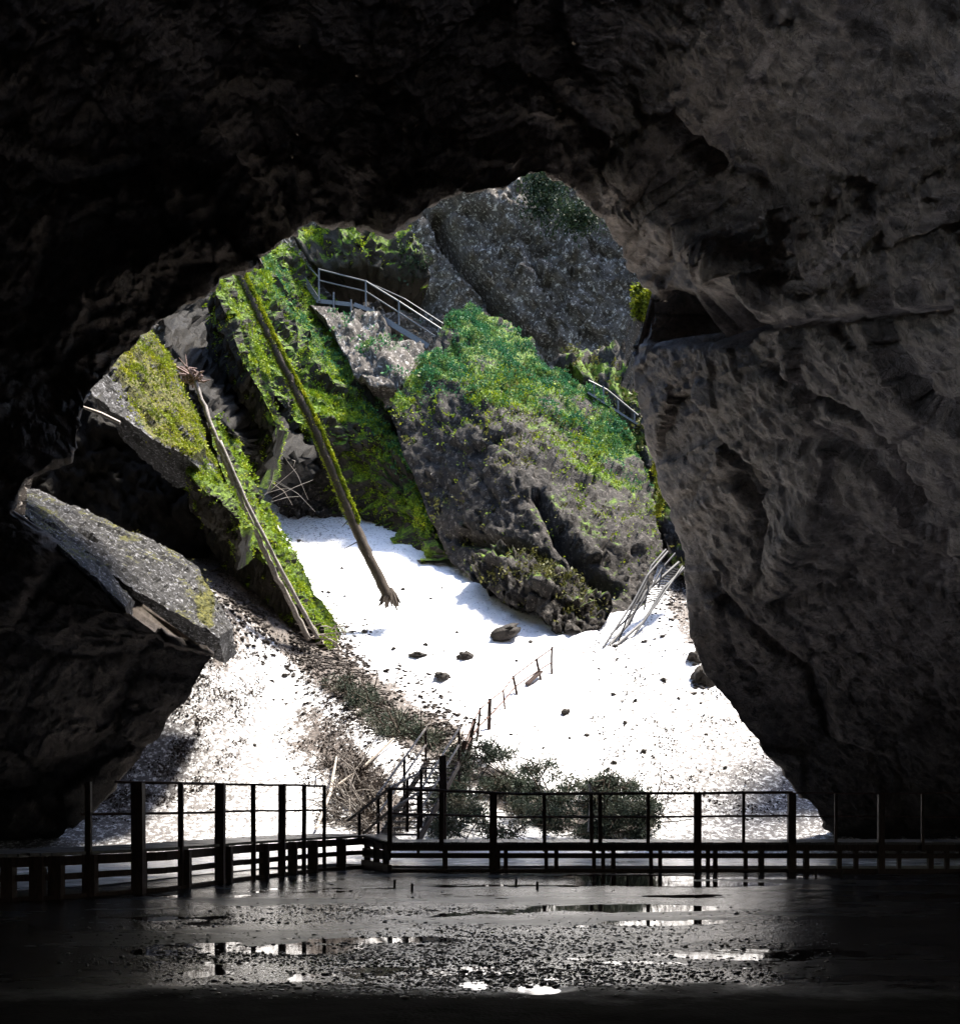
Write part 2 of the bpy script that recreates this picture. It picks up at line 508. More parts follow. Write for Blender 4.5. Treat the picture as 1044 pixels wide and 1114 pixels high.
def build_snow():
    xs = np.linspace(-26, 28, 330); ys = np.linspace(25.0, 68, 300)
    X, Yg = np.meshgrid(xs, ys, indexing='ij')
    Z = snow_h(X, Yg)
    Z = np.where(Yg < 27, np.minimum(Z, Z - .25 * (27 - Yg) / 2), Z)
    Z = Z - .2 * (1 - sstep(31, 33.2, Yg))
    V = np.stack([X, Yg, Z], -1).reshape(-1, 3)
    px, py = proj(V)
    w = 6 * fbm(V * .8, 3, 151)
    d1 = pl_dist(px, py, [(232, 612), (262, 640), (330, 700), (372, 738), (430, 778), (482, 808)]) + w
    d2 = pl_dist(px, py, [(345, 800), (380, 835), (420, 880)]) + 2 * w
    d3 = pl_dist(px, py, [(742, 620), (738, 660), (752, 690)]) + w
    d4 = pl_dist(px, py, [(500, 830), (560, 870), (640, 890), (690, 895)]) + 2 * w
    d5 = pl_dist(px, py, [(225, 640), (262, 690), (240, 720)]) + 2 * w
    dirt = np.maximum.reduce([1.0 * np.exp(-(d1 / 31) ** 2), .75 * np.exp(-(d2 / 46) ** 2), .72 * np.exp(-(d3 / 16) ** 2), .75 * np.exp(-(d4 / 30) ** 2), .62 * np.exp(-(d5 / 26) ** 2)])
    so = (mesh_obj('snow_slope', V, grid_faces(330, 300), M['snow'], smooth=True))
    a = so.data.attributes.new('dirt', 'FLOAT', 'POINT'); a.data.foreach_set('value', dirt.astype(np.float32))
    tag(so, 'old white snow slope filling the shaft below the cliffs', 'snow', kind='structure')
build_snow()

BAS = [(700, 988, 80, 1.5), (590, 1079, 40, .9), (440, 1079, 12, .5), (520, 1075, 25, .5), (780, 962, 70, .9), (690, 956, 60, .6), (740, 975, 60, .6), (235, 998, 20, .5),
       (175, 1000, 30, .5), (265, 975, 14, .5), (225, 1005, 30, .5), (330, 1033, 60, .4), (620, 1010, 60, .35), (700, 1005, 60, .5), (425, 1022, 70, .45), (225, 1057, 12, .5)]
def floor_h(x, y):
    p = np.stack([x, y, 0 * x], -1)
    h = .008 + .022 * fbm(p * np.array([.35, .9, 1]), 4, 31) + .007 * fbm(p * 3.2, 3, 33) + .003 * fbm(p * 11, 2, 35)
    for px, py, w, a in BAS:
        Yc = EYE * F_PX / (py - HY); xc = (px - CX) / F_PX * Yc; wx = w / F_PX * Yc
        wy = max(wx * .5, .35)
        h = h - a * .05 * np.exp(-((x - xc) / wx) ** 2 * 1.5 - ((y - Yc) / wy) ** 2 * 1.5)
    h = h + .05 * sstep(9.6, 8.0, y + .5 * vn(p * .8, 50)) - .05 * sstep(23.5, 26, y)
    return h

def gravel():
    import bmesh
    bm = bmesh.new(); bmesh.ops.create_icosphere(bm, subdivisions=1, radius=1)
    U = np.array([v.co[:] for v in bm.verts]); F = np.array([[v.index for v in f.verts] for f in bm.faces]); bm.free()
    n = 80000
    py = RNG.uniform(958, 1096, n); px = RNG.uniform(60, 920, n)
    Y = EYE * F_PX / (py - HY); x = (px - CX) / F_PX * Y
    p = np.stack([x * .5, Y, 0 * x], -1)
    g = fbm(p * .9, 4, 131)
    lim = 1 - sstep(.35, 1.25, np.hypot((px - 490) / 380, (py - 1035) / 72))
    keep = RNG.random(n) < np.clip(.16 + .9 * g, .03, .6) * lim
    for bx, by, w, a in BAS:
        if a >= .8: keep &= ~((np.abs(px - bx) < w) & (np.abs(py - by) < 5))
    x, Y = x[keep], Y[keep]; k = len(x)
    r = RNG.gamma(2.2, .0032, k) + .004
    z = floor_h(x, Y)
    sc3 = np.stack([r * RNG.uniform(.8, 1.5, k), r * RNG.uniform(.8, 1.4, k), r * RNG.uniform(.2, .5, k)], -1)
    V = U[None] * (1 + .18 * RNG.normal(size=(k, len(U), 1))) * sc3[:, None] + np.stack([x, Y, z + r * .2], -1)[:, None]
    Fa = (F[None] + (np.arange(k) * len(U))[:, None, None]).reshape(-1, 3)
    tag(mesh_obj('gravel', V.reshape(-1, 3), Fa, M['pebble']), 'wet glinting gravel over the floor in front of the boardwalk', 'gravel', kind='stuff')

def build_floor():
    def patch(xs, ys):
        X, Yg = np.meshgrid(xs, ys, indexing='ij')
        x, y = X.ravel(), Yg.ravel()
        return np.stack([x, y, floor_h(x, y)], -1), grid_faces(len(xs), len(ys))
    xs = np.concatenate([np.linspace(-30, -9, 30), np.linspace(-8.9, 8.9, 330), np.linspace(9, 30, 30)])
    ys = np.concatenate([np.linspace(-22, 6, 40), np.linspace(6.05, 24, 420), np.linspace(24.3, 40, 30)])
    V, Fq = patch(xs, ys)
    tag(mesh_obj('cave_floor', V, Fq, M['floor'], smooth=True), 'dark wet gravel floor of the cave', 'floor', kind='structure')
    w = MB(); w.add([(-14, 6, 0), (14, 6, 0), (14, 24.5, 0), (-14, 24.5, 0)], [(0, 1, 2, 3)])
    tag(w.build('water', M['water']), 'shallow still water lying in hollows of the cave floor', 'water', kind='structure')
build_floor()
gravel()
def build_ice():
    t = NT('wet_ice'); v = t.mapping()
    n = t.noise(v, 1.6, 6, .6)
    t.link(t.ramp(n, [(.3, (.55, .56, .56)), (.7, (.85, .85, .83))]), t.b.inputs['Base Color'])
    t.link(t.ramp(t.noise(v, .8, 4), [(.35, .07), (.65, .3)]), t.b.inputs['Roughness'])
    t.b.inputs['Specular IOR Level'].default_value = .7
    t.link(t.bump(n, .12, .03), t.b.inputs['Normal'])
    pts = [(-13, 15.9), (-8.2, 18.1), (-6.75, 19.85), (-5.8, 22.3), (-4.7, 24.8), (-3.4, 26.3), (-2, 25.35), (16, 25.35), (18, 33.4), (-20, 33.4), (-20, 18)]
    mb = MB(); n0 = len(pts)
    mb.add([(x, y, .035) for x, y in pts] + [(x, y, -.1) for x, y in pts], [tuple(range(n0))] + [(k, k + n0, (k + 1) % n0 + n0, (k + 1) % n0) for k in range(n0)])
    tag(mb.build('ice', t.m), 'sheet of wet ice behind the boardwalks at the foot of the snow', 'ice', kind='structure')
build_ice()

# ------------------------------------------------------------------ the cave: vault from the mouth to behind the camera
# (px, py, Y of the mouth edge) -> (px, py, Y of a point of the vault nearer the camera)
SH = [
 (-420, 919, 33, -500, 905, 27.5), (-60, 915, 32.5, -420, 850, 27.5), (70, 912, 32, -390, 830, 27.5), (97, 884, 31.6, -370, 800, 27.5),
 (150, 828, 31.2, -360, 770, 27.5), (200, 762, 31, -350, 740, 27.5), (236, 710, 30.8, -350, 700, 27.5), (188, 696, 30.4, -340, 660, 27.5),
 (138, 668, 30, -340, 620, 27.5), (72, 609, 29.8, -340, 560, 27.5), (10, 556, 29.6, -340, 520, 27.5), (26, 524, 30.0, -340, 480, 27.5),
 (82, 500, 30.6, -340, 430, 27.5), (95, 430, 31.5, -340, 360, 27.5), (128, 396, 32, -330, 250, 27), (160, 361, 32, -300, 120, 27),
 (200, 334, 32, -260, -20, 27), (245, 303, 32, -180, -200, 27), (285, 285, 32, -60, -340, 27), (318, 252, 30.5, 80, -400, 26.5),
 (340, 240, 30.5, 160, -400, 26.5), (385, 246, 30.5, 260, -420, 26.5), (420, 250, 30.0, 360, -420, 26.5), (445, 238, 30.0, 420, -420, 26.5),
 (490, 212, 30.0, 500, -420, 26.5), (545, 204, 30.0, 600, -420, 26.5), (588, 190, 30.5, 720, -420, 24), (625, 205, 30.5, 860, -420, 24),
 (655, 238, 30.5, 1020, -420, 15), (690, 292, 32, 1180, -350, 12), (706, 318, 31.8, 1300, -220, 11), (712, 345, 31.6, 1400, -60, 10),
 (700, 372, 31.6, 1400, 60, 9.5), (690, 398, 31.6, 1400, 140, 9.5), (694, 440, 31.4, 1400, 220, 9.5), (704, 480, 31.2, 1400, 300, 9.5),
 (718, 530, 31, 1400, 380, 10), (738, 590, 31, 1400, 450, 11.5), (748, 640, 31, 1400, 520, 14), (752, 690, 31, 1400, 580, 18.5),
 (768, 735, 31, 1400, 640, 23), (800, 780, 31, 1400, 700, 26.5), (850, 838, 31.5, 1400, 760, 27), (890, 890, 32, 1400, 810, 27),
 (915, 912, 32.5, 1420, 850, 26), (1100, 914, 33, 1440, 880, 27), (1500, 919, 33, 1600, 905, 27)]

def build_cave():
    S = np.array(SH, float)
    seg = np.hypot(np.diff(S[:, 0]), np.diff(S[:, 1])) + .22 * np.hypot(np.diff(S[:, 3]), np.diff(S[:, 4])) + 8
    cum = np.concatenate([[0], np.cumsum(seg)])
    NU = 760
    u = np.linspace(0, cum[-1], NU)
    C = np.stack([np.interp(u, cum, S[:, k]) for k in range(6)], -1)
    # ragged lip
    q = np.stack([u / 26, 0 * u, 0 * u], -1)
    C[:, 0] += 5 * fbm(q, 4, 71); C[:, 1] += 5 * fbm(q, 4, 72)
    Mp = P(C[:, 0], C[:, 1], C[:, 2]); T = P(C[:, 3], C[:, 4], C[:, 5])
    NV = 230
    v = np.linspace(0, 1, NV) ** .9
    bulge = np.sin(v * math.pi) * 1.0
    V1 = Mp[:, None] * (1 - v)[None, :, None] + T[:, None] * v[None, :, None]
    ax = np.array([0, 20, 2.])
    out = V1 - ax; out[..., 1] = 0; out /= np.linalg.norm(out, axis=-1, keepdims=True)
    V1 = V1 + out * bulge[None, :, None]
    # back of the cave, closing behind the camera
    B = []
    for k, (sc_, yy) in enumerate(((1.0, 10), (.98, 2), (.9, -6), (.72, -12), (.4, -16), (.0, -17))):
        b = T.copy()
        r = b[:, [0, 2]].copy(); r[:, 1] = np.maximum(r[:, 1], -.2)
        b[:, 0] = r[:, 0] * sc_; b[:, 2] = r[:, 1] * sc_ * (1 if sc_ > 0 else 0) + 0
        b[:, 1] = np.minimum(yy, T[:, 1] - 3 - 2 * len(B))
        B.append(b)
    V1 = np.concatenate([V1, np.stack(B, 1)], 1)
    # outward face of the mouth: lip, then the shaft wall above it
    O = []
    cen = np.array([0.5, 0, 3.0])
    for dy, s, up in ((6, 3.2, 34), (4.5, 2.2, 20), (3, 1.5, 8), (2.0, 1.15, 2.2), (1.2, 1.03, .5), (.5, 1.0, 0)):
        o = Mp.copy()
        o[:, 0] = cen[0] + (Mp[:, 0] - cen[0]) * s
        o[:, 2] = cen[2] + (Mp[:, 2] - cen[2]) * s
        hi = sstep(3, 8, Mp[:, 2])
        o[:, 2] = o[:, 2] + up * hi * .3
        o[:, 2] = np.minimum(o[:, 2], 27 + (dy - 6)); o[:, 1] = Mp[:, 1] + dy * .35
        O.append(o)
    V = np.concatenate([np.stack(O, 1), V1], 1)
    nv = V.shape[1]
    V = V.reshape(-1, 3)
    Fq = grid_faces(NU, nv)
    n = vnormals(V, Fq)
    if n[(NU // 2) * nv + 60, 2] > 0: n = -n; Fq = Fq[:, ::-1]
    px, py = proj(V)
    vis = (np.arange(len(V)) % nv)
    env = np.where(vis < 6, .5, np.clip(.35 + (vis - 6) / 18, 0, 1))
    right = sstep(560, 760, px)
    dA = .32 * facets((V @ frame((0.1, -.75, -.65))) / np.array([3.6, 2.4, 2.4]), 205) + rockd(V, .17, .7, (0.1, -.75, -.65), 2.0, 5, .02)
    dB = .5 * facets((V @ frame((0.8, .2, .5))) / np.array([3.6, 2.4, 2.4]), 225) + rockd(V, .5, 1.0, (0.85, 0.2, 0.5), 1.7, 25, .03) * (1 - .5 * (px < 300) * (py > 520))
    d = dA * right + dB * (1 - right)
    # hollow and ledges in the right wall
    inside = vis >= 6
    hol = in_poly(px, py, [(700, 300), (745, 325), (800, 322), (805, 352), (795, 366), (735, 366), (712, 372), (704, 340)])
    dd = pl_dist(px, py, [(704, 345), (745, 345), (795, 345)])
    d = d - inside * right * 5.0 * np.exp(-(dd / 22.) ** 4)
    def groove(pts, w, a):
        return a * np.exp(-(pl_dist(px, py, pts) / w) ** 2) * inside
    d = d - groove([(800, 357), (850, 354), (905, 349), (960, 340), (1040, 335)], 2.5, .45)
    d = d + groove([(805, 335), (860, 335), (930, 325)], 14, .15)
    d = d - groove([(830, 402), (870, 432), (930, 455), (965, 500), (1000, 560)], 5, .4)
    d = d - groove([(800, 520), (826, 560), (830, 620), (815, 640)], 5, .35)
    d = d - groove([(845, 655), (900, 640), (950, 655)], 5, .35)
    d = d - groove([(770, 640), (830, 690), (880, 735), (905, 800)], 5, .35)
    d = d + groove([(690, 190), (760, 250), (800, 300)], 30, .8)
    d = d + groove([(860, 600), (890, 560)], 28, .7)
    d = d - groove([(715, 120), (735, 150), (770, 180)], 7, .8)
    d = d - groove([(560, 60), (640, 130), (690, 250)], 8, .4)
    V = V + n * (d * env)[:, None]
    keepfloor = V[:, 2] < -.3
    V[keepfloor, 2] = -.3
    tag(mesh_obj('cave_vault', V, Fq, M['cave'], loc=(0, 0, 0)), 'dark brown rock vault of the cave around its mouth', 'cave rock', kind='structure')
    # seal the sides of the mouth against stray daylight at floor level
build_cave()

# ------------------------------------------------------------------ shaft wall around the snow
def build_shaft():
    pl = np.array([(-15, 33.5), (-19, 38), (-20, 46), (-18, 55), (-13, 62), (-6, 67), (2, 69), (9, 68), (15, 64), (18, 56), (18.5, 46), (17, 38), (13, 33.5)], float)
    seg = np.hypot(*np.diff(pl, axis=0).T); cum = np.concatenate([[0], np.cumsum(seg)])
    NU, NV = 420, 260
    u = np.linspace(0, cum[-1], NU)
    x, y = np.interp(u, cum, pl[:, 0]), np.interp(u, cum, pl[:, 1])
    k = np.ones(25) / 25
    xs = np.convolve(np.pad(x, 12, 'edge'), k, 'valid'); ys = np.convolve(np.pad(y, 12, 'edge'), k, 'valid')
    top = 20 + 26 * sstep(50, 64, ys) + 8 * sstep(30, 50, ys) * (xs < 0) * (1 - sstep(50, 64, ys))
    v = np.linspace(0, 1, NV)
    Z = -2 + (top[:, None] + 2) * v[None]
    X = xs[:, None] * (1 + .0015 * Z); Yg = ys[:, None] + Z * .04 * sstep(50, 65, ys)[:, None]
    V = np.stack([X, Yg, Z], -1).reshape(-1, 3)
    Fq = grid_faces(NU, NV); n = vnormals(V, Fq)
    if n[(NU // 2) * NV + NV // 2, 1] > 0: n = -n; Fq = Fq[:, ::-1]
    px, py = proj(V)
    d = rockd(V, 1.3, 1.5, (0.6, 0.1, -0.8), 2.0, 60)
    def g(pts, w, a): return a * np.exp(-(pl_dist(px, py, pts) / w) ** 2)
    d -= g([(478, 235), (500, 280), (535, 325), (572, 368)], 6.5, 3.6)
    d -= g([(350, 300), (400, 295), (460, 325)], 16, 2.5)
    d += g([(500, 215), (560, 230)], 22, 1.2)
    V = V + n * d[:, None]
    o = tag(mesh_obj('shaft_cliff', V, Fq, M['cliff'], loc=(0, 0, 0)), 'grey limestone cliff walling the shaft behind the crag', 'cliff', kind='structure')
    return V, Fq
SV, SF = build_shaft()

# ------------------------------------------------------------------ rock bodies
def rbf(ctrl, q):
    c = np.array(ctrl, float); xy = c[:, :2] / 100; z = c[:, 2]
    A = np.linalg.norm(xy[:, None] - xy[None], axis=-1) + 1e-3 * np.eye(len(c))
    Pm = np.concatenate([np.ones((len(c), 1)), xy], 1)
    K = np.block([[A, Pm], [Pm.T, np.zeros((3, 3))]])
    w = np.linalg.lstsq(K, np.concatenate([z, [0, 0, 0]]), rcond=None)[0]
    q = q / 100
    return np.linalg.norm(q[:, None] - xy[None], axis=-1) @ w[:len(c)] + w[len(c)] + q @ w[len(c) + 1:]

def body(name, outline, inner, thick, amp, size, mat, step=4.0, grain=(.3, .1, -.9), stretch=1.6, s=0, rag=2.0, label='', cat='rock', group=None, grooves=()):
    """solid rock: its face has the outline given, with depth; extruded back to a real thickness"""
    pts = []
    n = len(outline)
    for k in range(n):
        a, b = outline[k], outline[(k + 1) % n]
        m = max(1, int(math.hypot(b[0] - a[0], b[1] - a[1]) / step))
        for q in range(m):
            t = q / m; pts.append((a[0] + (b[0] - a[0]) * t, a[1] + (b[1] - a[1]) * t))
    bp = np.array(pts)
    q = np.concatenate([bp / 18, np.zeros((len(bp), 1))], 1)
    bp = bp + rag * np.stack([fbm(q, 4, s + 80), fbm(q, 4, s + 81)], -1) * 1.6
    x0, y0 = bp.min(0); x1, y1 = bp.max(0)
    gx, gy = np.meshgrid(np.arange(x0, x1, step), np.arange(y0, y1, step), indexing='ij')
    g = np.stack([gx.ravel(), gy.ravel()], -1) + RNG.uniform(-.3, .3, (gx.size, 2)) * step
    m = in_poly(g[:, 0], g[:, 1], bp) & (pl_dist(g[:, 0], g[:, 1], [tuple(p) for p in np.concatenate([bp, bp[:1]])[::2]]) > step * .55)
    g = g[m]
    allp = np.concatenate([bp, g]); nb = len(bp)
    r = geometry.delaunay_2d_cdt([Vector(p) for p in allp.tolist()], [(k, (k + 1) % nb) for k in range(nb)], [], 1, 1e-5)
    xy = np.array([tuple(v) for v in r[0]]); Ft = np.array([f for f in r[2] if len(f) == 3])
    Y = rbf(list(outline) + list(inner), xy)
    V = P(xy[:, 0], xy[:, 1], Y)
    nrm = vnormals(V, Ft)
    if nrm[:, 1].mean() > 0: nrm = -nrm; Ft = Ft[:, ::-1]
    d = rockd(V, amp, size, grain, stretch, s)
    for pl_, w, a in grooves:
        d = d - a * np.exp(-(pl_dist(xy[:, 0], xy[:, 1], pl_) / w) ** 2)
    V = V + nrm * d[:, None]
    # boundary loop
    e = {}
    for f in Ft:
        for a, b in ((f[0], f[1]), (f[1], f[2]), (f[2], f[0])): e[(int(a), int(b))] = 1
    bd = [k for k in e if (k[1], k[0]) not in e]
    ids = sorted({a for a, b in bd} | {b for a, b in bd})
    N = len(V); rings = 3
    extra = []; mp = {v: k for k, v in enumerate(ids)}
    c0 = V[ids].mean(0)
    for rr in range(1, rings + 1):
        t = rr / rings
        b = V[ids].copy(); b[:, 1] += thick * t
        b[:, [0, 2]] = c0[[0, 2]] + (b[:, [0, 2]] - c0[[0, 2]]) * (1 - .25 * t)
        extra.append(b + .25 * amp * RNG.normal(size=b.shape) * .4)
    Vb = np.concatenate([V] + extra)
    Fs = [tuple(map(int, f)) for f in Ft]
    for a, b in bd:
        prev = (a, b)
        for rr in range(rings):
            cur = (N + rr * len(ids) + mp[a], N + rr * len(ids) + mp[b])
            Fs.append((prev[1], prev[0], cur[0])); Fs.append((prev[1], cur[0], cur[1]))
            prev = cur
    ci = len(Vb); Vb = np.concatenate([Vb, [extra[-1].mean(0)]])
    for a, b in bd:
        Fs.append((N + 2 * len(ids) + mp[b], N + 2 * len(ids) + mp[a], ci))
    o = mesh_obj(name, Vb, np.array(Fs), mat)
    tag(o, label, cat, group)
    return o, V, Ft

def slab(name, L, R, drop, amp, size, mat, n_top=14, n_side=10, nl=70, grain=(.5, .1, -.8), stretch=2.2, s=0, label='', cat='rock', group=None, parent=None):
    """tilted slab: L is the near lower edge of its top, R the far upper edge; drop is the vector of its thickness"""
    def res(A, n):
        A = np.array(A, float); A = P(A[:, 0], A[:, 1], A[:, 2])
        c = np.concatenate([[0], np.cumsum(np.linalg.norm(np.diff(A, axis=0), axis=1))])
        t = np.linspace(0, c[-1], n); return np.stack([np.interp(t, c, A[:, k]) for k in range(3)], -1)
    l, r = res(L, nl), res(R, nl)
    dr = np.array(drop, float)
    ring = []
    for k in range(n_top): ring.append(l + (r - l) * (k / n_top))
    for k in range(n_side): ring.append(r + dr * (k / n_side))
    for k in range(n_top // 2): ring.append(r + dr + (l - r) * (k / (n_top // 2)))
    for k in range(n_side): ring.append(l + dr * (1 - k / n_side))
    V = np.stack(ring, 1); m = V.shape[1]
    c0 = V[0].mean(0); c1 = V[-1].mean(0)
    # taper ends
    V = V.reshape(-1, 3)
    ii = np.repeat(np.arange(nl), m)
    Fq = []
    I, J = np.meshgrid(np.arange(nl - 1), np.arange(m), indexing='ij'); J2 = (J + 1) % m
    Fq = np.stack([I * m + J, (I + 1) * m + J, (I + 1) * m + J2, I * m + J2], -1).reshape(-1, 4)
    nrm = vnormals(V, Fq)
    cen = V.reshape(nl, m, 3).mean(1)[ii]
    if ((V - cen) * nrm).sum(1).mean() < 0: nrm = -nrm; Fq = Fq[:, ::-1]
    V = V + nrm * rockd(V, amp, size, grain, stretch, s)[:, None]
    Vx = np.concatenate([V, [V[:m].mean(0)], [V[-m:].mean(0)]])
    Fl = [tuple(map(int, f)) for f in Fq]
    for k in range(m):
        Fl.append((k, (k + 1) % m, len(V))); Fl.append(((nl - 1) * m + (k + 1) % m, (nl - 1) * m + k, len(V) + 1))
    o = mesh_obj(name, Vx, Fl, mat, parent)
    if parent is None: tag(o, label, cat, group)
    return o, V, Fq

def moss_on(o, V, Fq, n, size, mat, thr=.25, mask=None, per=4, name='moss', kf=.55, ms=.5, seed=90):
    def keep(p, nn):
        m = (nn[:, 2] + .35 * vn(p * 1.5, seed + 3)) > thr
        m &= (fbm(p * ms, 4, seed) + kf) > RNG.random(len(p)) * .9
        if mask is not None:
            px, py = proj(p); m &= RNG.random(len(p)) < mask(px, py)
        return m
    if kf > .25 and name == 'moss':
        vnm = vnormals(V, Fq); px, py = proj(V)
        att = np.clip((vnm[:, 2] + .3 * vn(V * 1.5, seed + 3) - thr) * 3 + .4, 0, 1) * np.clip(fbm(V * ms, 4, seed) * 1.2 + kf + .35, 0, 1)
        if mask is not None: att = att * np.clip(mask(px, py), 0, 1)
        full = np.zeros(len(o.data.vertices), np.float32); full[:len(V)] = att
        a = o.data.attributes.get('moss') or o.data.attributes.new('moss', 'FLOAT', 'POINT')
        old = np.zeros(len(full), np.float32); a.data.foreach_get('value', old); a.data.foreach_set('value', np.maximum(full, old))
    p, nn = sample(V, Fq, n, keep)
    cu = np.clip(fbm(p * 1.9, 2, seed + 9) + .25, 0, 1)
    ok = RNG.random(len(p)) < .25 + 2.2 * cu; p, nn, cu = p[ok], nn[ok], cu[ok]
    p = p + (nn * .5 + np.array([0, 0, .6])) * (cu * .55)[:, None] * RNG.uniform(.3, 1, (len(p), 1)) * min(1, size * 9)
    tv, tf = tufts(p, nn, size, per)
    if len(tv) == 0: return
    q = mesh_obj(name, tv, tf, mat, o); q['kind'] = 'stuff'
    return q

# central crag
crag, CV, CF = body('mossy_crag',
    [(425, 446, 55), (452, 402, 57), (488, 350, 59), (520, 334, 60), (556, 352, 60), (596, 398, 59), (650, 430, 58), (690, 478, 56), (712, 535, 53), (722, 600, 50), (700, 655, 48.5), (655, 686, 47.5), (600, 690, 47.2), (562, 668, 48.5),
     (512, 632, 50.5), (482, 600, 52.5), (458, 540, 54), (432, 480, 55)],
    [(520, 400, 56), (560, 440, 54), (500, 470, 54), (560, 520, 51), (620, 500, 52.5), (650, 560, 50.5), (520, 560, 51.5), (600, 600, 49), (660, 620, 49)],
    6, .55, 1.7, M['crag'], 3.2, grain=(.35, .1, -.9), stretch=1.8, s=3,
    label='big dark crag capped with bright green moss, standing in the middle of the snow slope', cat='crag',
    grooves=[([(585, 535), (605, 580), (640, 625), (670, 640)], 6, 1.2), ([(500, 585), (560, 595), (610, 620)], 6, .8)])
def crag_mask(px, py):
    top = sstep(165, 40, (py - 335) - .30 * np.abs(px - 600) * 0 - sstep(540, 700, px) * 120)
    left = sstep(400, 470, px)
    hole = 1 - .9 * np.exp(-((px - 585) / 24) ** 2 - ((py - 470) / 22) ** 2)
    return np.clip(top * hole + .04, 0, 1)
moss_on(crag, CV, CF, 110000, .085, M['moss_cool'], .05, lambda px, py: crag_mask(px, py) * sstep(455, 405, py - sstep(560, 700, px) * 90), 4, kf=.5)
moss_on(crag, CV, CF, 60000, .085, M['moss'], .12, lambda px, py: crag_mask(px, py) * sstep(395, 430, py - sstep(560, 700, px) * 60), 4, kf=.36, seed=97)
moss_on(crag, CV, CF, 9000, .14, M['moss_dry'], .0, lambda px, py: .55 * sstep(150, 60, abs(py - 500)) + 0 * px, 3, name='dry_moss', kf=.1)

apron, AV, AF = body('rock_apron',
    [(512, 612, 49.5), (545, 596, 49), (590, 606, 48.3), (640, 628, 47.6), (668, 655, 47), (655, 684, 46.3), (604, 690, 46), (585, 668, 46.4), (550, 655, 47), (520, 634, 48.4)],
    [(590, 640, 46.4), (550, 628, 47.6), (630, 655, 46.4)], 3, .9, 1.0, M['crag'], 3.0, s=14,
    label='brown rubbly rock apron at the foot of the mossy crag, above the snow', cat='rock')
moss_on(apron, AV, AF, 5000, .12, M['moss_dry'], .1, None, 3, name='dry_moss', kf=.2)

# ledge right of the crag
ledge, LV, LF = body('rock_ledge', [(600, 392, 62), (650, 386, 62), (705, 392, 61), (745, 480, 55), (775, 560, 52), (775, 640, 50.5), (745, 632, 50.5), (728, 605, 51.5), (715, 560, 53.5), (712, 530, 55), (690, 470, 58), (655, 428, 60), (620, 410, 61)],
    [(680, 430, 59)], 6, 1.3, 1.6, M['crag'], 4, s=33, label='shaded rock ledge between the crag and the right cave wall', cat='rock')
moss_on(ledge, LV, LF, 7000, .16, M['moss_dry'], .05, None, 3, name='moss', kf=.3)

# rock nose with yellow moss at the right lip
nose, NV_, NF = body('rock_nose', [(688, 312, 36), (700, 306, 35), (712, 322, 34), (712, 350, 34), (704, 385, 34), (692, 400, 34), (686, 385, 35), (694, 350, 35), (686, 330, 36)], [], 3, .4, .6, M['slab'], 2.5, s=44,
    label='small pale rock nose with yellow moss at the right lip of the cave mouth', cat='rock')
moss_on(nose, NV_, NF, 6000, .07, M['moss_gold'], -.4, lambda px, py: (py < 350) * 1.0, 4)

# rock under the upper stairs
under, UV, UF = body('rock_bank', [(335, 330, 60), (372, 338, 60), (410, 348, 60), (470, 385, 59), (478, 410, 57), (440, 420, 56), (405, 430, 56), (385, 410, 57), (365, 370, 59)], [(420, 385, 57.5)], 5, .7, 1.2, M['cliff'], 3.0, s=51,
    label='pale broken rock bank under the upper steel stairway', cat='rock')
moss_on(under, UV, UF, 2500, .14, M['moss_cool'], .2, None, 4, kf=.1)

# mossy outcrop above the upper stairs
outc, OV, OF = body('rock_overhang', [(322, 262, 62), (345, 238, 62), (400, 236, 62), (450, 262, 62), (470, 300, 62), (430, 300, 61.5), (400, 288, 61), (360, 292, 61), (335, 285, 61)], [(390, 262, 60)], 5, 1.2, 1.4, M['ridge'], 3.4, s=56,
    label='overhanging rock with moss above the upper steel stairway', cat='rock')
moss_on(outc, OV, OF, 12000, .10, M['moss'], -.1, lambda px, py: (py < 290) * .8, 4, kf=.3)

# long mossy ridges on the left side of the shaft
r1, V1, F1 = slab('mossy_ridge',
    [(248, 290, 54), (262, 350, 54), (292, 420, 54.5), (330, 470, 55), (372, 505, 57.5), (405, 532, 58), (438, 572, 56.5)],
    [(282, 262, 59), (320, 310, 59.5), (362, 372, 59), (400, 420, 58.5), (432, 480, 57.5), (455, 540, 56), (486, 606, 52.5)],
    (-2.5, 3.0, -1.6), .95, 1.3, M['ridge'], nl=120, n_top=26, s=61, label='largest green mossy ridge descending behind the mossy log to the snow', cat='mossy ridge', group='mossy rock ridges on the left')
moss_on(r1, V1, F1, 190000, .08, M['moss_cool'], -.05, lambda px, py: np.clip(1.15 - .75 * sstep(340, 520, py - (px - 300) * .6 - 70), .12, 1) * sstep(20, 50, px - 248 - (py - 290) * .68), 4, kf=.52)
moss_on(r1, V1, F1, 120000, .085, M['moss'], -.1, lambda px, py: 1 - sstep(22, 62, px - 248 - (py - 290) * .68), 4, kf=.42, seed=99)
r2, V2, F2 = slab('mossy_ridge',
    [(282, 262, 59), (320, 330, 59.3), (350, 375, 59.3), (372, 405, 59)],
    [(312, 268, 61.5), (345, 312, 61.5), (372, 350, 61.5), (392, 400, 61)],
    (-2, 3, -4), .9, 1.2, M['ridge'], nl=60, n_top=14, s=66, label='short bright green ridge beside the upper steel stairway', cat='mossy ridge', group='mossy rock ridges on the left')
moss_on(r2, V2, F2, 34000, .08, M['moss'], .15, None, 4, kf=.6)
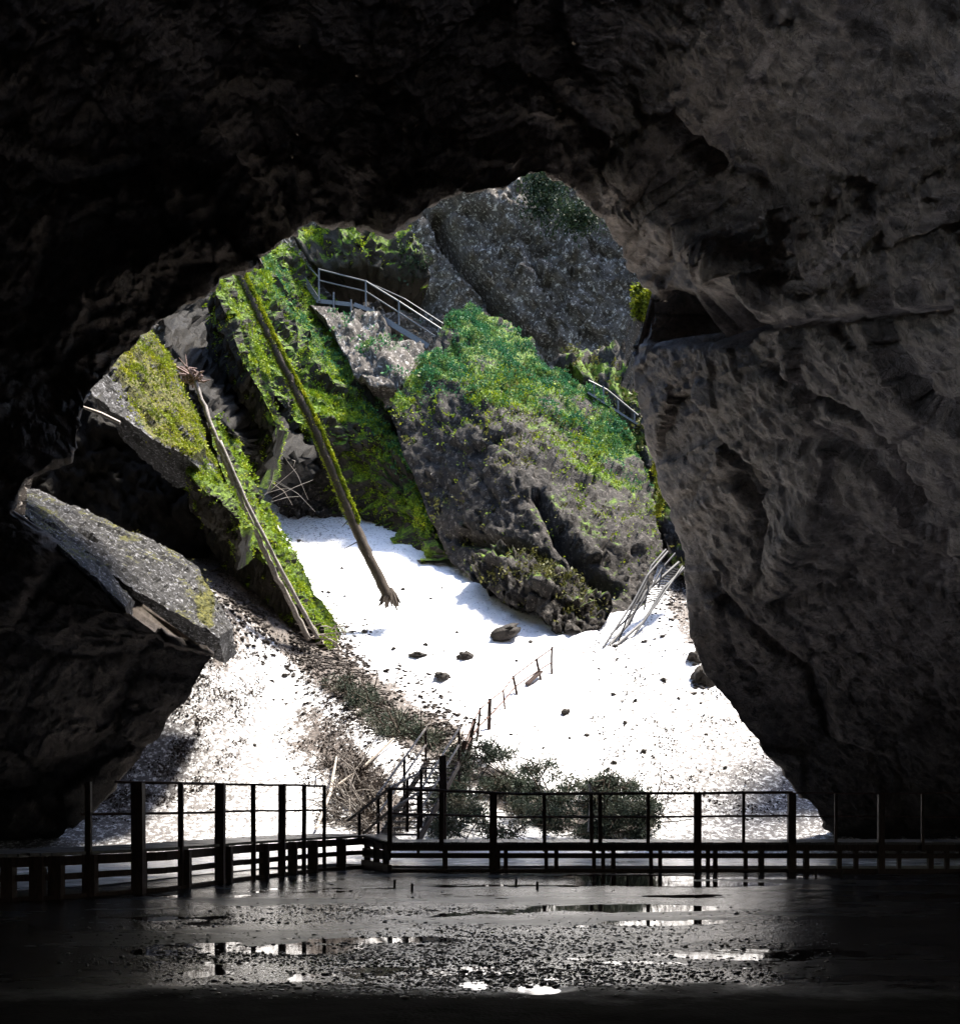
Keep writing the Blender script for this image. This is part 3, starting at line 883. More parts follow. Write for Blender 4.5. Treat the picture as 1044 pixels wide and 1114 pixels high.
r3, V3, F3 = slab('mossy_ridge',
    [(232, 305, 44), (246, 345, 44), (262, 390, 44), (285, 430, 44.5), (300, 465, 45)],
    [(258, 298, 46.5), (270, 345, 46.5), (284, 390, 46.5), (300, 430, 46.5), (312, 470, 46.5)],
    (-1.2, 3, -1.6), .5, 1.1, M['ridge'], nl=60, n_top=10, s=69, label='narrow hanging moss ridge left of the leaning mossy log', cat='mossy ridge', group='mossy rock ridges on the left')
moss_on(r3, V3, F3, 26000, .07, M['moss'], .1, None, 4, kf=.5)
r4, V4, F4 = slab('mossy_ridge',
    [(222, 462, 40.5), (245, 520, 41), (275, 590, 42), (310, 640, 43), (345, 690, 44), (362, 714, 44.3)],
    [(236, 455, 43.5), (262, 500, 44), (292, 560, 45), (318, 610, 45.5), (350, 655, 46), (385, 702, 46.2)],
    (-.9, 2.2, -2.6), .5, 1.0, M['ridge'], nl=90, n_top=12, s=72, label='long low mossy ridge under the bare split log, ending on the snow', cat='mossy ridge', group='mossy rock ridges on the left')
moss_on(r4, V4, F4, 36000, .075, M['moss'], .12, None, 4, kf=.5)
r5, V5, F5 = slab('mossy_ridge',
    [(98, 425, 35), (128, 448, 35), (165, 478, 35), (210, 498, 35.5)],
    [(158, 352, 38.5), (182, 395, 38.5), (205, 440, 38.5), (224, 486, 38)],
    (-.3, 4, -.3), .25, .8, M['slab'], nl=70, n_top=26, s=75, label='pale tilted slab edged with yellow moss at the left lip of the cave mouth', cat='rock slab')
moss_on(r5, V5, F5, 34000, .055, M['moss_gold'], .1, lambda px, py: sstep(-8, 22, (px - 130) * .83 - (py - 415) * .5 + 8), 4, kf=.55)
r6, V6, F6 = slab('mossy_ridge',
    [(203, 512, 36), (222, 532, 36), (252, 556, 36.5), (262, 580, 37)],
    [(210, 498, 37.5), (235, 515, 37.5), (256, 535, 37.5), (272, 575, 38)],
    (-.4, 1.6, -.9), .3, .6, M['ridge'], nl=40, n_top=8, s=78, label='small mossy rock tip hanging over the dark hollow', cat='mossy ridge', group='mossy rock ridges on the left')
moss_on(r6, V6, F6, 7000, .065, M['moss'], .0, None, 4, kf=.5)
r7, V7, F7 = slab('rubble_ledge',
    [(284, 468, 54), (300, 520, 56), (330, 552, 58), (395, 566, 59), (442, 568, 58.5)],
    [(325, 455, 58), (360, 495, 60), (380, 535, 61), (425, 550, 61), (455, 562, 60)],
    (-.3, 2, -1.0), .7, .9, M['crag'], nl=70, n_top=14, s=81, label='brown rubble ledge where the mossy ridges meet the snow', cat='rock ledge')
moss_on(r7, V7, F7, 7000, .12, M['moss_dry'], .1, None, 3, name='dry_moss', kf=.3)
# dark rock between the ridges
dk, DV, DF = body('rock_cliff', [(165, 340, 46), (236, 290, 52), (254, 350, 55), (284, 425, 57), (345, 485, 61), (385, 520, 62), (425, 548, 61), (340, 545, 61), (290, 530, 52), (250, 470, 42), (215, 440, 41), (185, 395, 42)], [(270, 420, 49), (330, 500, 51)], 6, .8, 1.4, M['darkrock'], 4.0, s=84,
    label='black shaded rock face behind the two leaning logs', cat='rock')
fil, _, _ = body('dark_rock_wedge', [(405, 440, 58.5), (470, 440, 60), (480, 560, 57.5), (500, 625, 55), (460, 606, 56), (430, 570, 57)], [], 4, 1.0, 1.4, M['crag'], 4.5, s=103,
    label='dark rock wedged in the cleft between the largest ridge and the crag', cat='rock')
# dark hollow under the left slab
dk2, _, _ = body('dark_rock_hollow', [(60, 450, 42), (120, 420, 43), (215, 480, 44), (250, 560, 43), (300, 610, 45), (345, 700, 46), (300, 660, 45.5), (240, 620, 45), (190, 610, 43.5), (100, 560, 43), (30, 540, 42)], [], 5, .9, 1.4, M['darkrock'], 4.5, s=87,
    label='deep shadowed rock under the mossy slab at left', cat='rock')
# pale slabs at the left edge of the mouth
s1, SV1, SF1 = slab('pale_slab',
    [(28, 562, 30.6), (75, 598, 30.9), (150, 645, 31.4), (205, 676, 32), (238, 694, 32.6)],
    [(30, 530, 33.5), (90, 556, 33.5), (170, 586, 34.2), (215, 618, 34.8), (254, 682, 34.6)],
    (-.4, 2.4, -.5), .14, .36, M['slab'], nl=130, n_top=26, s=92, stretch=5, grain=(.74, .1, -.62), label='long pale bluish rock slab tipped towards the snow at the left', cat='rock slab')
moss_on(s1, SV1, SF1, 2600, .07, M['moss_dry'], .1, lambda px, py: np.exp(-((px - 225) / 14) ** 2 - ((py - 645) / 45) ** 2) + .5 * np.exp(-((px - 140) / 25) ** 2 - ((py - 585) / 8) ** 2), 3, kf=.6)
s2, _, _ = slab('pale_slab', [(62, 592, 29.4), (98, 622, 29.5), (136, 660, 29.8)], [(76, 588, 30.8), (112, 612, 31), (143, 652, 31)],
    (-.2, 1.2, -.25), .1, .4, M['slab'], nl=40, n_top=8, s=95, grain=(.85, .1, -.5), label='small pale rock flake below the long bluish slab', cat='rock slab')

# ------------------------------------------------------------------ moss fringe on the right lip of the mouth
def fringe():
    pts = []
    for k in range(900):
        t = random.random()
        py = 490 + 72 * t; px = 717 + 3 * math.sin(py * .12) + random.gauss(0, 2.2)
        if math.sin(py * .45) > .75: continue
        pts.append(P(px, py, 33.5 + random.random() * .4))
    pts = np.array(pts); nn = np.tile([0, -.6, .8], (len(pts), 1))
    tv, tf = tufts(pts, nn, .06, 4)
    tag(mesh_obj('moss_strand', tv, tf, M['moss_gold']), 'strand of yellow moss hanging down the right lip of the cave mouth', 'moss')
fringe()

# ------------------------------------------------------------------ leaning logs
def log(name, path, r0, r1, mat, label, cat='log', n=30, wob=.10, lump=.0):
    A = np.array([P(*p) for p in path]); c = np.concatenate([[0], np.cumsum(np.linalg.norm(np.diff(A, axis=0), axis=1))])
    t = np.linspace(0, c[-1], n); C = np.stack([np.interp(t, c, A[:, k]) for k in range(3)], -1)
    base = C[-1]
    e = empty(name, base, label, cat)
    mb = MB(); rr = [r0 + (r1 - r0) * k / (n - 1) + lump * random.uniform(-1, 1) for k in range(n)]
    C2 = C + np.random.default_rng(len(name) + n).normal(size=C.shape) * .014
    mb.tube(C2, rr, 10, wob)
    tr = mb.build('trunk', mat, e, True)
    return e, tr, C, rr

lg, tr, C, rr = log('mossy_log', [(258, 292, 45.5), (300, 380, 45.4), (345, 470, 45.5), (385, 570, 46), (424, 654, 46.2)], .17, .23, M['bark'], 'leaning log with a bright moss stripe, its broken butt on the snow', n=60)
mp, mn = [], []
for k in range(34000):
    t = random.random() * .76; i = int(t * 59); c = C[i] + (C[i + 1] - C[i]) * random.random()
    a = random.gauss(math.radians(50), 1.0)
    d = np.array([math.cos(a), -.25, math.sin(a)]); d /= np.linalg.norm(d)
    mp.append(c + d * rr[i]); mn.append(d)
tv, tf = tufts(np.array(mp), np.array(mn), .06, 3); q = mesh_obj('moss', tv, tf, M['moss_gold'], lg); q['kind'] = 'stuff'
mb = MB()
for k in range(22):
    a = 2 * math.pi * k / 22 + random.uniform(-.2, .2); rl = random.uniform(.5, 1.15)
    b = C[-1] + np.array([0, 0, .5]); e2 = C[-1] + np.array([math.cos(a) * .48 * rl, math.sin(a) * .35 * rl, -.2 + random.uniform(-.15, .3)])
    mb.tube([b, (b + e2) / 2 + np.array([0, 0, .05]), e2], [.13, .09, .03], 5)
mb.build('roots', M['bark'], lg)
for i, l in ((44, 1.0), (48, .9), (50, .7), (20, .5), (33, .6)):
    mb = MB(); mb.tube([C[i], C[i] + np.array([random.uniform(-.8, .8) * l, -.3, -.5 * l])], [.04, .012], 4); mb.build('branch_stub', M['bark'], lg)

lg2, tr2, C2, rr2 = log('split_log', [(212, 412, 40.4), (232, 470, 40.4), (262, 545, 41), (300, 625, 42), (336, 696, 43.4)], .08, .115, M['grey_log'], 'bare bleached split log leaning down beside the low mossy ridge', n=40, wob=.18)
C3 = C2 + np.array([.36, -.05, .06]) * np.linspace(.1, 1, 40)[:, None]
mb = MB(); mb.tube(C3[9:], [r * .75 for r in rr2[9:]], 8, .18); mb.build('split_half', M['grey_log'], lg2, True)
mb = MB()
for k in range(34):
    b = C2[0] + np.random.normal(size=3) * np.array([.24, .15, .18]) + np.array([-.15, 0, .12])
    e2 = b + np.random.normal(size=3) * np.array([.3, .15, .22])
    mb.tube([C2[0], (C2[0] + b) / 2 + np.random.normal(size=3) * .05, b, e2], [.06, .06, .05, .015], 5)
mb.build('roots', plain_mat('reddish_roots', (.05, .03, .025), (.28, .19, .17), 14, .8, .5), lg2)

mb = MB()
a, b = P(91, 443, 33), P(131, 460, 33)
mb.tube([a, (a + b) / 2 + np.array([0, 0, .03]), b], [.04, .06, .05], 6)
tag(mb.build('broken_branch', M['wood_pale']), 'short pale broken branch stuck out of the dark rock at the left lip', 'branch')

# ------------------------------------------------------------------ boardwalks
def boards(eobj, front, back, z, th=.05):
    """planks laid across from the front edge line to the back edge line"""
    mb = MB()
    L = float(np.linalg.norm(np.array(front[1]) - np.array(front[0])))
    n = max(2, int(L / .16))
    for k in range(n):
        f0 = np.array(front[0]) + (np.array(front[1]) - np.array(front[0])) * ((k + .5) / n)
        b0 = np.array(back[0]) + (np.array(back[1]) - np.array(back[0])) * ((k + .5) / n)
        zz = z + random.uniform(-.004, .004)
        mb.box((f0[0], f0[1] - .03, zz), (b0[0], b0[1], zz), L / n * .93, th)
    return mb

def px_line(px, A, B):
    """plan point on segment AB seen at column px"""
    k = (px - CX) / F_PX
    d = (B[0] - A[0]) - k * (B[1] - A[1])
    t = (k * A[1] - A[0]) / d
    return np.array([A[0] + t * (B[0] - A[0]), A[1] + t * (B[1] - A[1])])

def build_right():
    Y0, Y1, Z = 23.5, 25.2, .655
    X0, X1 = (425 - CX) / F_PX * Y0, 13.5
    e = empty('boardwalk', ((X0 + X1) / 2, Y0, 0), 'long straight wooden boardwalk with a thin rail across the cave mouth', 'boardwalk', 'boardwalks at the cave mouth')
    n = 7
    mb = boards(e, ((X0, Y0), (X1, Y0)), ((X0, Y1), (X1, Y1)), Z - .03)
    mb.build('deck', M['deck'], e)
    mb = MB(); mb.box((X0, Y0 + .03, Z - .125), (X1, Y0 + .03, Z - .125), .06, .13, j=.003); mb.build('front_beam', M['wood_dark'], e)
    mb = MB(); mb.box((X0, Y1 - .05, Z - .125), (X1, Y1 - .05, Z - .125), .06, .13); mb.build('rear_beam', M['wood_dark'], e)
    mb = MB(); mb.box((X0, Y0 + .05, .36), (X1, Y0 + .05, .35), .05, .11, j=.004); mb.build('lower_beam', M['wood_dark'], e)
    mb = MB(); mb.box((X0, Y0 + .05, .035), (X1, Y0 + .05, .03), .12, .08, j=.006); mb.build('ground_sill', M['wood_dark'], e)
    posts = [(424, .10, 858), (480, .10, 861), (536.5, .16, 863), (592, .075, 863), (643, .075, 863), (652.5, .085, 863), (704.5, .07, 862), (758, .15, 862), (808, .06, 862), (860, .16, 862), (908, .06, 863), (957, .13, 863), (1003, .06, 863), (1050, .15, 863), (1100, .06, 863)]
    for px, w, ty in posts:
        x = (px - CX) / F_PX * Y0
        top = EYE + (HY - ty) / F_PX * Y0 - .02
        mb = MB(); mb.box((x, Y0 - .02, Z - .7 if w > .12 else Z - .2), (x + random.uniform(-.012, .012), Y0 - .02, top), w, w * .8, (0, 1, 0), j=.004)
        mb.build('post', M['wood_dark'], e)
    for x1, x2, t1, t2, nm, h in ((424, 566, 858, 863.5, 'top_rail', .065), (566, 862, 863.5, 862.3, 'top_rail', .065), (424, 566, 885, 889, 'middle_rail', .05), (566, 862, 889, 887.5, 'middle_rail', .05), (862, 1110, 863, 863, 'top_rail', .035), (862, 1110, 888, 889, 'middle_rail', .03)):
        a, b = P(x1, t1, Y0), P(x2, t2, Y0)
        mb = MB(); mb.tube([a + (b - a) * k / 9 + np.array([0, .03, random.uniform(-.008, .008)]) for k in range(10)], h / 2, 6); mb.build(nm, M['rust'], e)
    for px in (484, 534, 542, 550, 594, 605, 646, 656, 667, 708, 718, 759, 770, 778, 811, 828, 864, 877, 913, 931, 960, 978, 1012, 1030):
        x = (px - CX) / F_PX * (Y0 + .1)
        mb = MB(); w = random.choice((.09, .11, .08)); mb.box((x, Y0 + .14, -.02), (x, Y0 + .14, Z - .08), w, w, (0, 1, 0)); mb.build('support', M['wood_dark'], e)
    for k in range(0):
        x = X0 + .5 + k * 1.25
        mb = MB(); mb.box((x, Y1 - .1, -.1), (x, Y1 - .1, Z - .08), .09, .09, (0, 1, 0)); mb.build('support', M['wood_dark'], e)
build_right()

def build_left():
    Z = .75
    PL = [np.array(p) for p in ((-10.5, 15.0), (-6.65, 17.1), (-5.36, 18.7), (-4.56, 21.1), (-3.5, 23.6), (-2.62, 25.0))]
    off = np.array([-1.25, 1.15])
    e = empty('boardwalk', (-5.3, 18.7, 0), 'curving wooden boardwalk with sturdy posts coming from the dark left side', 'boardwalk', 'boardwalks at the cave mouth')
    for k, (A, B) in enumerate(zip(PL[:-1], PL[1:])):
        mb = boards(e, (A, B), (A + off, B + off), Z - .03 + .001 * k); mb.build('deck', M['deck'], e)
        for nm, zc, w, h, dd in (('front_beam', Z - .14, .06, .15, .03), ('lower_beam', .36, .05, .10, .05), ('ground_sill', .03, .12, .09, .05)):
            mb = MB(); mb.box((A[0], A[1] + dd, zc), (B[0], B[1] + dd, zc), w, h, j=.004); mb.build(nm, M['wood_dark'], e)
    A, B, Ab, Bb = (-2.66, 25.03), (-1.93, 23.55), (-2.2, 26.4), (-1.93, 25.15)
    A, B, Ab, Bb = np.array(A), np.array(B), np.array(Ab), np.array(Bb)
    mb = MB()
    for k in range(9):
        f = A + (B - A) * (k + .5) / 9; b = Ab + (Bb - Ab) * (k + .5) / 9
        mb.box((f[0], f[1], Z - .03 - .095 * k / 9), (b[0], b[1], Z - .03 - .095 * k / 9), .17, .05)
    mb.box((-3.9, 26.2, Z - .045), (-2.6, 25.6, Z - .045), 1.1, .05)
    mb.build('deck', M['deck'], e)
    for nm, z0, z1, w, h in (('front_beam', Z - .14, Z - .22, .06, .15), ('lower_beam', .36, .36, .05, .2), ('ground_sill', .1, .06, .1, .2)):
        mb = MB(); mb.box((A[0], A[1], z0), (B[0], B[1], z1), w, h); mb.build(nm, M['wood_dark'], e)
    for t in (.15, .5, .85):
        p = A + (B - A) * t
        mb = MB(); mb.box((p[0], p[1] + .08, -.02), (p[0], p[1] + .08, Z - .15), .14, .12, (0, 1, 0)); mb.build('support', M['wood_dark'], e)
    def at(px):
        for A, B in zip(PL[:-1], PL[1:]):
            p = px_line(px, A, B); t = (p - A) @ (B - A) / ((B - A) @ (B - A))
            if -1e-6 <= t <= 1.000001: return p
        return PL[0]
    for px, w in ((97, .09), (151, .19), (197, .085), (240, .17), (276, .085), (307, .14), (331, .085), (353, .075)):
        p = at(px)
        mb = MB(); mb.box((p[0], p[1] - .02, -.02), (p[0], p[1] - .02, 1.86), w, w, (0, 1, 0), j=.005); mb.build('post', M['wood_dark'], e)
    for px in (-40, 8, 40, 60, 97, 151, 201, 246, 287, 318, 340, 371):
        p = at(px); w = random.choice((.16, .2, .18))
        mb = MB(); mb.box((p[0], p[1] + .06, -.02), (p[0], p[1] + .06, Z - .06), w, w, (0, 1, 0)); mb.build('support', M['wood_dark'], e)
    for zt, nm, h, x0 in ((1.86, 'top_rail', .05, 125), (1.34, 'middle_rail', .045, 88)):
        pts = [at(x) for x in np.linspace(x0, 354, 16)]
        mb = MB(); mb.tube([(p[0], p[1] + .03, zt + random.uniform(-.008, .008)) for p in pts], h / 2, 6); mb.build(nm, M['rust'], e)
build_left()

# ------------------------------------------------------------------ wooden stairs from the boardwalk on to the snow
def build_stairs():
    a = np.array([-1.95, 25.4, .6]); b = np.array([-1.15, 32.0, 4.2])
    a = P(432, 908, 26.0); b = P(482, 826, 31.5)
    e = empty('wooden_stairs', (a[0], a[1], 0), 'narrow wooden stairs climbing from the boardwalk on to the snow', 'stairs')
    n = 15; w = .95
    for k in range(n):
        c = a + (b - a) * k / (n - 1)
        mb = MB(); mb.box(c + np.array([-w / 2, 0, 0]), c + np.array([w / 2, 0, random.uniform(-.01, .01)]), .26, .045); mb.build('tread', M['wood_pale'] if k % 3 else M['deck'], e)
    for s in (-1, 1):
        o = np.array([s * w / 2, 0, -.10])
        mb = MB(); mb.box(a + o - np.array([0, 0, .1]), b + o, .05, .2); mb.build('stringer', M['wood_dark'], e)
        for t in (0.02, .5, .98):
            c = a + (b - a) * t + o
            mb = MB(); mb.box(c - np.array([0, 0, .5]), c + np.array([0, 0, 1.05]), .07, .07, (0, 1, 0)); mb.build('post', M['wood_dark'], e)
        for h in (.55, 1.02):
            mb = MB(); mb.tube([a + o + np.array([0, 0, h]), b + o + np.array([0, 0, h])], .03, 6); mb.build('handrail', M['wood_pale'], e)
    # side rail running down left to the boardwalk
    e2 = empty('handrail', P(395, 908, 24.6) * np.array([1, 1, 0]), 'pale double handrail slanting down from the stairs to the left boardwalk', 'handrail')
    for (p, q) in (((378, 893, 25.2), (424, 857, 25.2)), ((395, 907, 25.2), (424, 882, 25.2)), ((424, 857, 25.2), (458, 840, 27)), ((424, 882, 25.2), (462, 858, 27))):
        mb = MB(); mb.tube([P(*p), P(*q)], .032, 6); mb.build('rail', M['wood_pale'], e2)
    for px, ty, by in ((391, 884, 912), (443, 848, 905), (458, 838, 900)):
        mb = MB(); mb.box(P(px, by, 25.3 if px < 430 else 26.2), P(px, ty, 25.3 if px < 430 else 26.2), .07, .07, (0, 1, 0)); mb.build('post', M['wood_dark'], e2)
build_stairs()

# ------------------------------------------------------------------ wire fence with leaning posts going up the snow
def build_fence():
    ps = [(482, 905, 822, 0, 27.5, .13), (497, 842, 806, 9, None, .12), (510, 818, 782, 6, None, .1), (519, 806, 770, 3, None, .06), (532, 794, 760, 1, None, .10), (549, 772, 750, -2, None, .05), (562, 756, 735, -4, None, .07), (588, 740, 716, -5, None, .07), (600, 735, 704, 0, None, .06)]
    base0 = on_snow(532, 794)
    e = empty('wire_fence', base0, 'rusty wire fence with leaning posts climbing the snow slope', 'fence')
    tops = []
    for px, by, ty, lean, yf, w in ps:
        w = w * 1.35
        b = on_snow(px, by) if yf is None else P(px, by, yf)
        t = P(px + lean, ty, b[1])
        b = b - (t - b) * .15
        mb = MB(); mb.box(b, t, w, w * .8, (0, 1, 0), j=.012)
        mb.build('post', M['wood_dark'] if w > .08 else M['rust'], e)
        tops.append((b, t))
    for f in (.95, .5):
        mb = MB()
        pts = [b + (t - b) * f for b, t in tops[1:]]
        mb.tube(pts, .026, 4); mb.build('wire', M['rust'], e)
    b, t = tops[-1]
    end = on_snow(655, 716)
    mb = MB(); mb.tube([t, (t + end) / 2 + np.array([0, 0, .0]), end + np.array([0, 0, .25])], .022, 4); mb.build('wire', M['rust'], e)
    for (p1, p2, lab) in (((573, 748), (588, 738), 'dark plank fallen across the snow by the last fence posts'),):
        a, c = on_snow(*p1), on_snow(*p2)
        mb = MB(); mb.box(a + np.array([0, 0, .1]), c + np.array([0, 0, .25]), .22, .09); tag(mb.build('fallen_plank', M['wood_dark']), lab, 'plank')
build_fence()

# pale poles on the bank
for k, (p1, p2, r, lab) in enumerate((
        ((428, 814), (352, 868), .05, 'long thin pale pole lying across the branches left of the stairs'),
        ((366, 835), (344, 905), .05, 'thin curved pale pole standing behind the left rail end'),
        ((506, 797), (478, 828), .06, 'short pale pole leaning beside the stair top'),
        ((512, 803), (490, 832), .05, 'thin pale stick right of the leaning pole at the stair top'))):
    a, b = on_snow(*p1), on_snow(*p2, y0=25.6)
    b = P(p2[0], p2[1], min(b[1], a[1]))
    mb = MB(); m = (a + b) / 2 + np.array([.1, 0, .12])
    mb.tube([a + np.array([0, 0, .3]), m, b + np.array([0, 0, .1])], [r * .7, r, r], 6, .1)
    tag(mb.build('wooden_pole', M['wood_pale']), lab, 'pole', 'pale poles around the stairs')

# ------------------------------------------------------------------ broken steel ladder-stair at the right
M['ladder'] = plain_mat('tarnished_steel', (.025, .025, .027), (.06, .06, .065), 20, .5, .1)
def build_ladder():
    e = empty('steel_ladder', on_snow(652, 714), 'bent steel ladder stairway leaning up against the right cave wall', 'ladder stairs')
    def bar(nm, pts, r):
        mb = MB(); mb.tube([P(*p) for p in pts], r, 6); return mb.build(nm, M['ladder'], e)
    bar('stringer', [(651, 716, 44.6), (682, 680, 46.0), (702, 644, 47), (738, 612, 48)], .075)
    bar('stringer', [(668, 704, 45.0), (700, 676, 46.3), (722, 640, 47.3), (744, 618, 48)], .07)
    bar('handrail', [(680, 676, 46.0), (700, 640, 46.8), (708, 616, 47.4), (724, 598, 48)], .05)
    bar('handrail', [(656, 704, 44.8), (688, 656, 46.2), (704, 626, 47), (726, 600, 48)], .05)
    bar('handrail', [(664, 690, 45.6), (696, 660, 46.5), (720, 618, 47.6), (734, 602, 48)], .045)
    bar('handrail', [(690, 690, 45.6), (716, 654, 46.6), (742, 616, 48)], .045)
    for k in range(15):
        t = k / 14
        a = P(700 + 26 * t, 656 - 40 * t, 46.8 + t); b = P(718 + 22 * t, 652 - 32 * t, 47 + t)
        mb = MB(); mb.box(a, b, .14, .035); mb.build('tread', M['ladder'], e)
    for p, q in (((684, 680, 46), (696, 655, 46)), ((672, 700, 45.4), (682, 672, 45.4)), ((700, 664, 46.6), (706, 634, 46.6)), ((716, 640, 47), (722, 612, 47))):
        mb = MB(); mb.tube([P(*p), P(*q)], .035, 5); mb.build('post', M['ladder'], e)
build_ladder()

# ------------------------------------------------------------------ upper steel stairway
def build_upper():
    e = empty('steel_stairway', P(400, 345, 60), 'grey steel stairway with pipe railing on the cliff above the mossy ridges', 'stairway')
    path = [(308, 268, 62.5), (330, 300, 61.5), (347, 327, 60.5), (385, 331, 60), (402, 337, 60), (466, 376, 59)]
    def walkw(nm, a, b, steps):
        a, b = P(*a), P(*b); w = 1.1
        if steps:
            for k in range(steps):
                c = a + (b - a) * (k + .5) / steps
                mb = MB(); mb.box(c + np.array([0, 0, 0]), c + np.array([0, w, 0]), .26, .05); mb.build('tread', M['metal'], e)
            for dy in (0, w):
                mb = MB(); mb.box(a + np.array([0, dy, -.05]), b + np.array([0, dy, -.05]), .05, .28); mb.build('stringer', M['metal'], e)
        else:
            mb = MB(); mb.box(a + np.array([0, w / 2, 0]), b + np.array([0, w / 2, 0]), w, .22); mb.build(nm, M['metal'], e)
    walkw('flight', path[0], path[2], 12)
    walkw('landing', path[2], path[3], 0)
    walkw('landing', path[3], path[4], 0)
    walkw('flight', path[4], path[5], 14)
    def rail(pts, r=.035):
        mb = MB(); mb.tube([P(*p) for p in pts], r, 6); mb.build('rail', M['metal'], e)
    rail([(347, 293, 60.4), (398, 306, 60), (434, 328, 59.5), (480, 358, 59)], .045)
    rail([(347, 305, 60.4), (398, 317, 60), (434, 340, 59.5), (474, 366, 59)], .04)
    rail([(310, 262, 62.5), (347, 302, 60.9)], .035)
    rail([(398, 306, 61.2), (440, 325, 60.5), (482, 352, 60)], .03)
    for px, t, b, y in ((347, 292, 328, 60.4), (363, 318, 340, 60.2), (382, 326, 344, 60), (398, 305, 334, 60), (406, 334, 350, 60), (434, 327, 354, 59.5), (477, 356, 378, 59), (455, 370, 392, 59.2)):
        mb = MB(); mb.tube([P(px, b, y), P(px, t, y)], .05, 6); mb.build('post', M['metal'], e)
build_upper()

# second walkway seen past the crag
e = empty('steel_walkway', P(655, 440, 57), 'small steel railing glimpsed on the ledge right of the crag', 'railing')
for px, t, b in ((646, 418, 440), (656, 420, 442), (690, 450, 466), (672, 436, 452)):
    mb = MB(); mb.tube([P(px, b, 57), P(px, t, 57)], .05, 6); mb.build('post', M['metal'], e)
mb = MB(); mb.tube([P(640, 414, 57), P(660, 424, 57), P(694, 452, 57)], .04, 6); mb.build('rail', M['metal'], e)
mb = MB(); mb.box(P(638, 430, 57.3), P(694, 466, 57.3), .9, .1); mb.build('deck', M['metal'], e)

# ------------------------------------------------------------------ stones
def stone_mesh(r, s):
    import bmesh
    bm = bmesh.new(); bmesh.ops.create_icosphere(bm, subdivisions=3, radius=1)
    V = np.array([v.co[:] for v in bm.verts]); F = np.array([[v.index for v in f.verts] for f in bm.faces]); bm.free()
    d = facets(V * 1.1 + s * 7.7, s)
    V = V * (1 + .55 * d + .1 * fbm(V * 2 + s, 3, s))[:, None]
    return V * np.array(r), F
big = [((548, 694), (.75, .4, .3), 'dark angular boulder breaking the snow below the crag foot', 0.45), ((481, 738), (.3, .25, .16), 'small flat dark stone alone on the snow below the crag', 0),
       ((455, 714), (.32, .25, .12), 'brownish stone half sunk in the snow beside the ridge end', 0), ((506, 716), (.3, .2, .22), 'dark stone pair member at the snow edge left of the boulder', 0),
       ((615, 777), (.16, .14, .12), 'little dark stone on the bare snow right of the fence', 0), ((764, 742), (.5, .4, .45), 'black rock jutting from the snow at the foot of the right wall', 0.2),
       ((757, 720), (.3, .3, .3), 'dark rock just above the black one at the right wall foot', 0)]
for k, (pp, r, lab, rz) in enumerate(big):
    c = on_snow(*pp)
    V, Fq = stone_mesh(r, k + 1)
    if rz: V = V @ np.array([[math.cos(rz), 0, math.sin(rz)], [0, 1, 0], [-math.sin(rz), 0, math.cos(rz)]])
    tag(mesh_obj('boulder' if max(r) > .4 else 'stone', V + c + np.array([0, 0, r[2] * .4]), Fq, M['stone']), lab, 'boulder' if max(r) > .4 else 'stone')
protos = [stone_mesh((1, .8, .6), 20 + k) for k in range(5)]
pm = []
for k, (V, Fq) in enumerate(protos):
    pm.append(None)
def put_stone(px, py, r, first=[0]):
    k = random.randrange(5); c = on_snow(px, py)
    V, Fq = protos[k]
    if pm[k] is None:
        o = mesh_obj('stone', V, Fq, M['stone'], loc=(0, 0, 0)); pm[k] = o
    else:
        o = pm[k].copy(); sc.collection.objects.link(o)
    o.location = (c[0], c[1], c[2] + r * .15); o.scale = (r, r, r); o.rotation_euler = (random.uniform(-.4, .4), random.uniform(-.4, .4), random.uniform(0, 6.28))
    tag(o, 'small dark stone lying loose on the white snow slope', 'stone', 'small loose stones on the snow')
for (x, y) in ((667, 757), (690, 765), (678, 790), (640, 800), (668, 832), (660, 838), (592, 812), (620, 805), (700, 700), (722, 692), (668, 706), (720, 740), (735, 760), (700, 820), (770, 800), (790, 838), (330, 780), (300, 760),
               (462, 700), (418, 730), (430, 706), (445, 745), (500, 690), (395, 690), (400, 600), (372, 620), (440, 640), (470, 650), (480, 640), (250, 760), (222, 735), (215, 800), (255, 770), (280, 810), (560, 720), (575, 700), (420, 765), (312, 740)):
    put_stone(x + random.uniform(-3, 3), y + random.uniform(-3, 3), random.uniform(.06, .14))

def debris(name, regions, label, mat, size, kind='stuff'):
    """fine litter on the snow: too many bits to count"""
    tvs, tfs = [], []; b = 0
    for poly, n in regions:
        xs = [p[0] for p in poly]; ys = [p[1] for p in poly]
        got = 0; P2 = []
        X = RNG.uniform(min(xs), max(xs), n * 4); Yy = RNG.uniform(min(ys), max(ys), n * 4)
        m = in_poly(X, Yy, poly); X, Yy = X[m], Yy[m]
        q = np.stack([X / 22, Yy / 14, 0 * X], -1)
        keep = RNG.random(len(X)) < np.clip(.42 + 1.5 * fbm(q, 4, 7), .05, 1)
        X, Yy = X[keep][:n], Yy[keep][:n]
        pts = np.array([on_snow(x, y) for x, y in zip(X, Yy)])
        if len(pts) == 0: continue
        tv, tf = tufts(pts, np.tile([0, 0, 1.], (len(pts), 1)), size, 2, flat=.8)
        tvs.append(tv); tfs.append(tf + b); b += len(tv)
    o = mesh_obj(name, np.concatenate(tvs), np.concatenate(tfs), mat)
    tag(o, label, 'debris', kind='stuff')
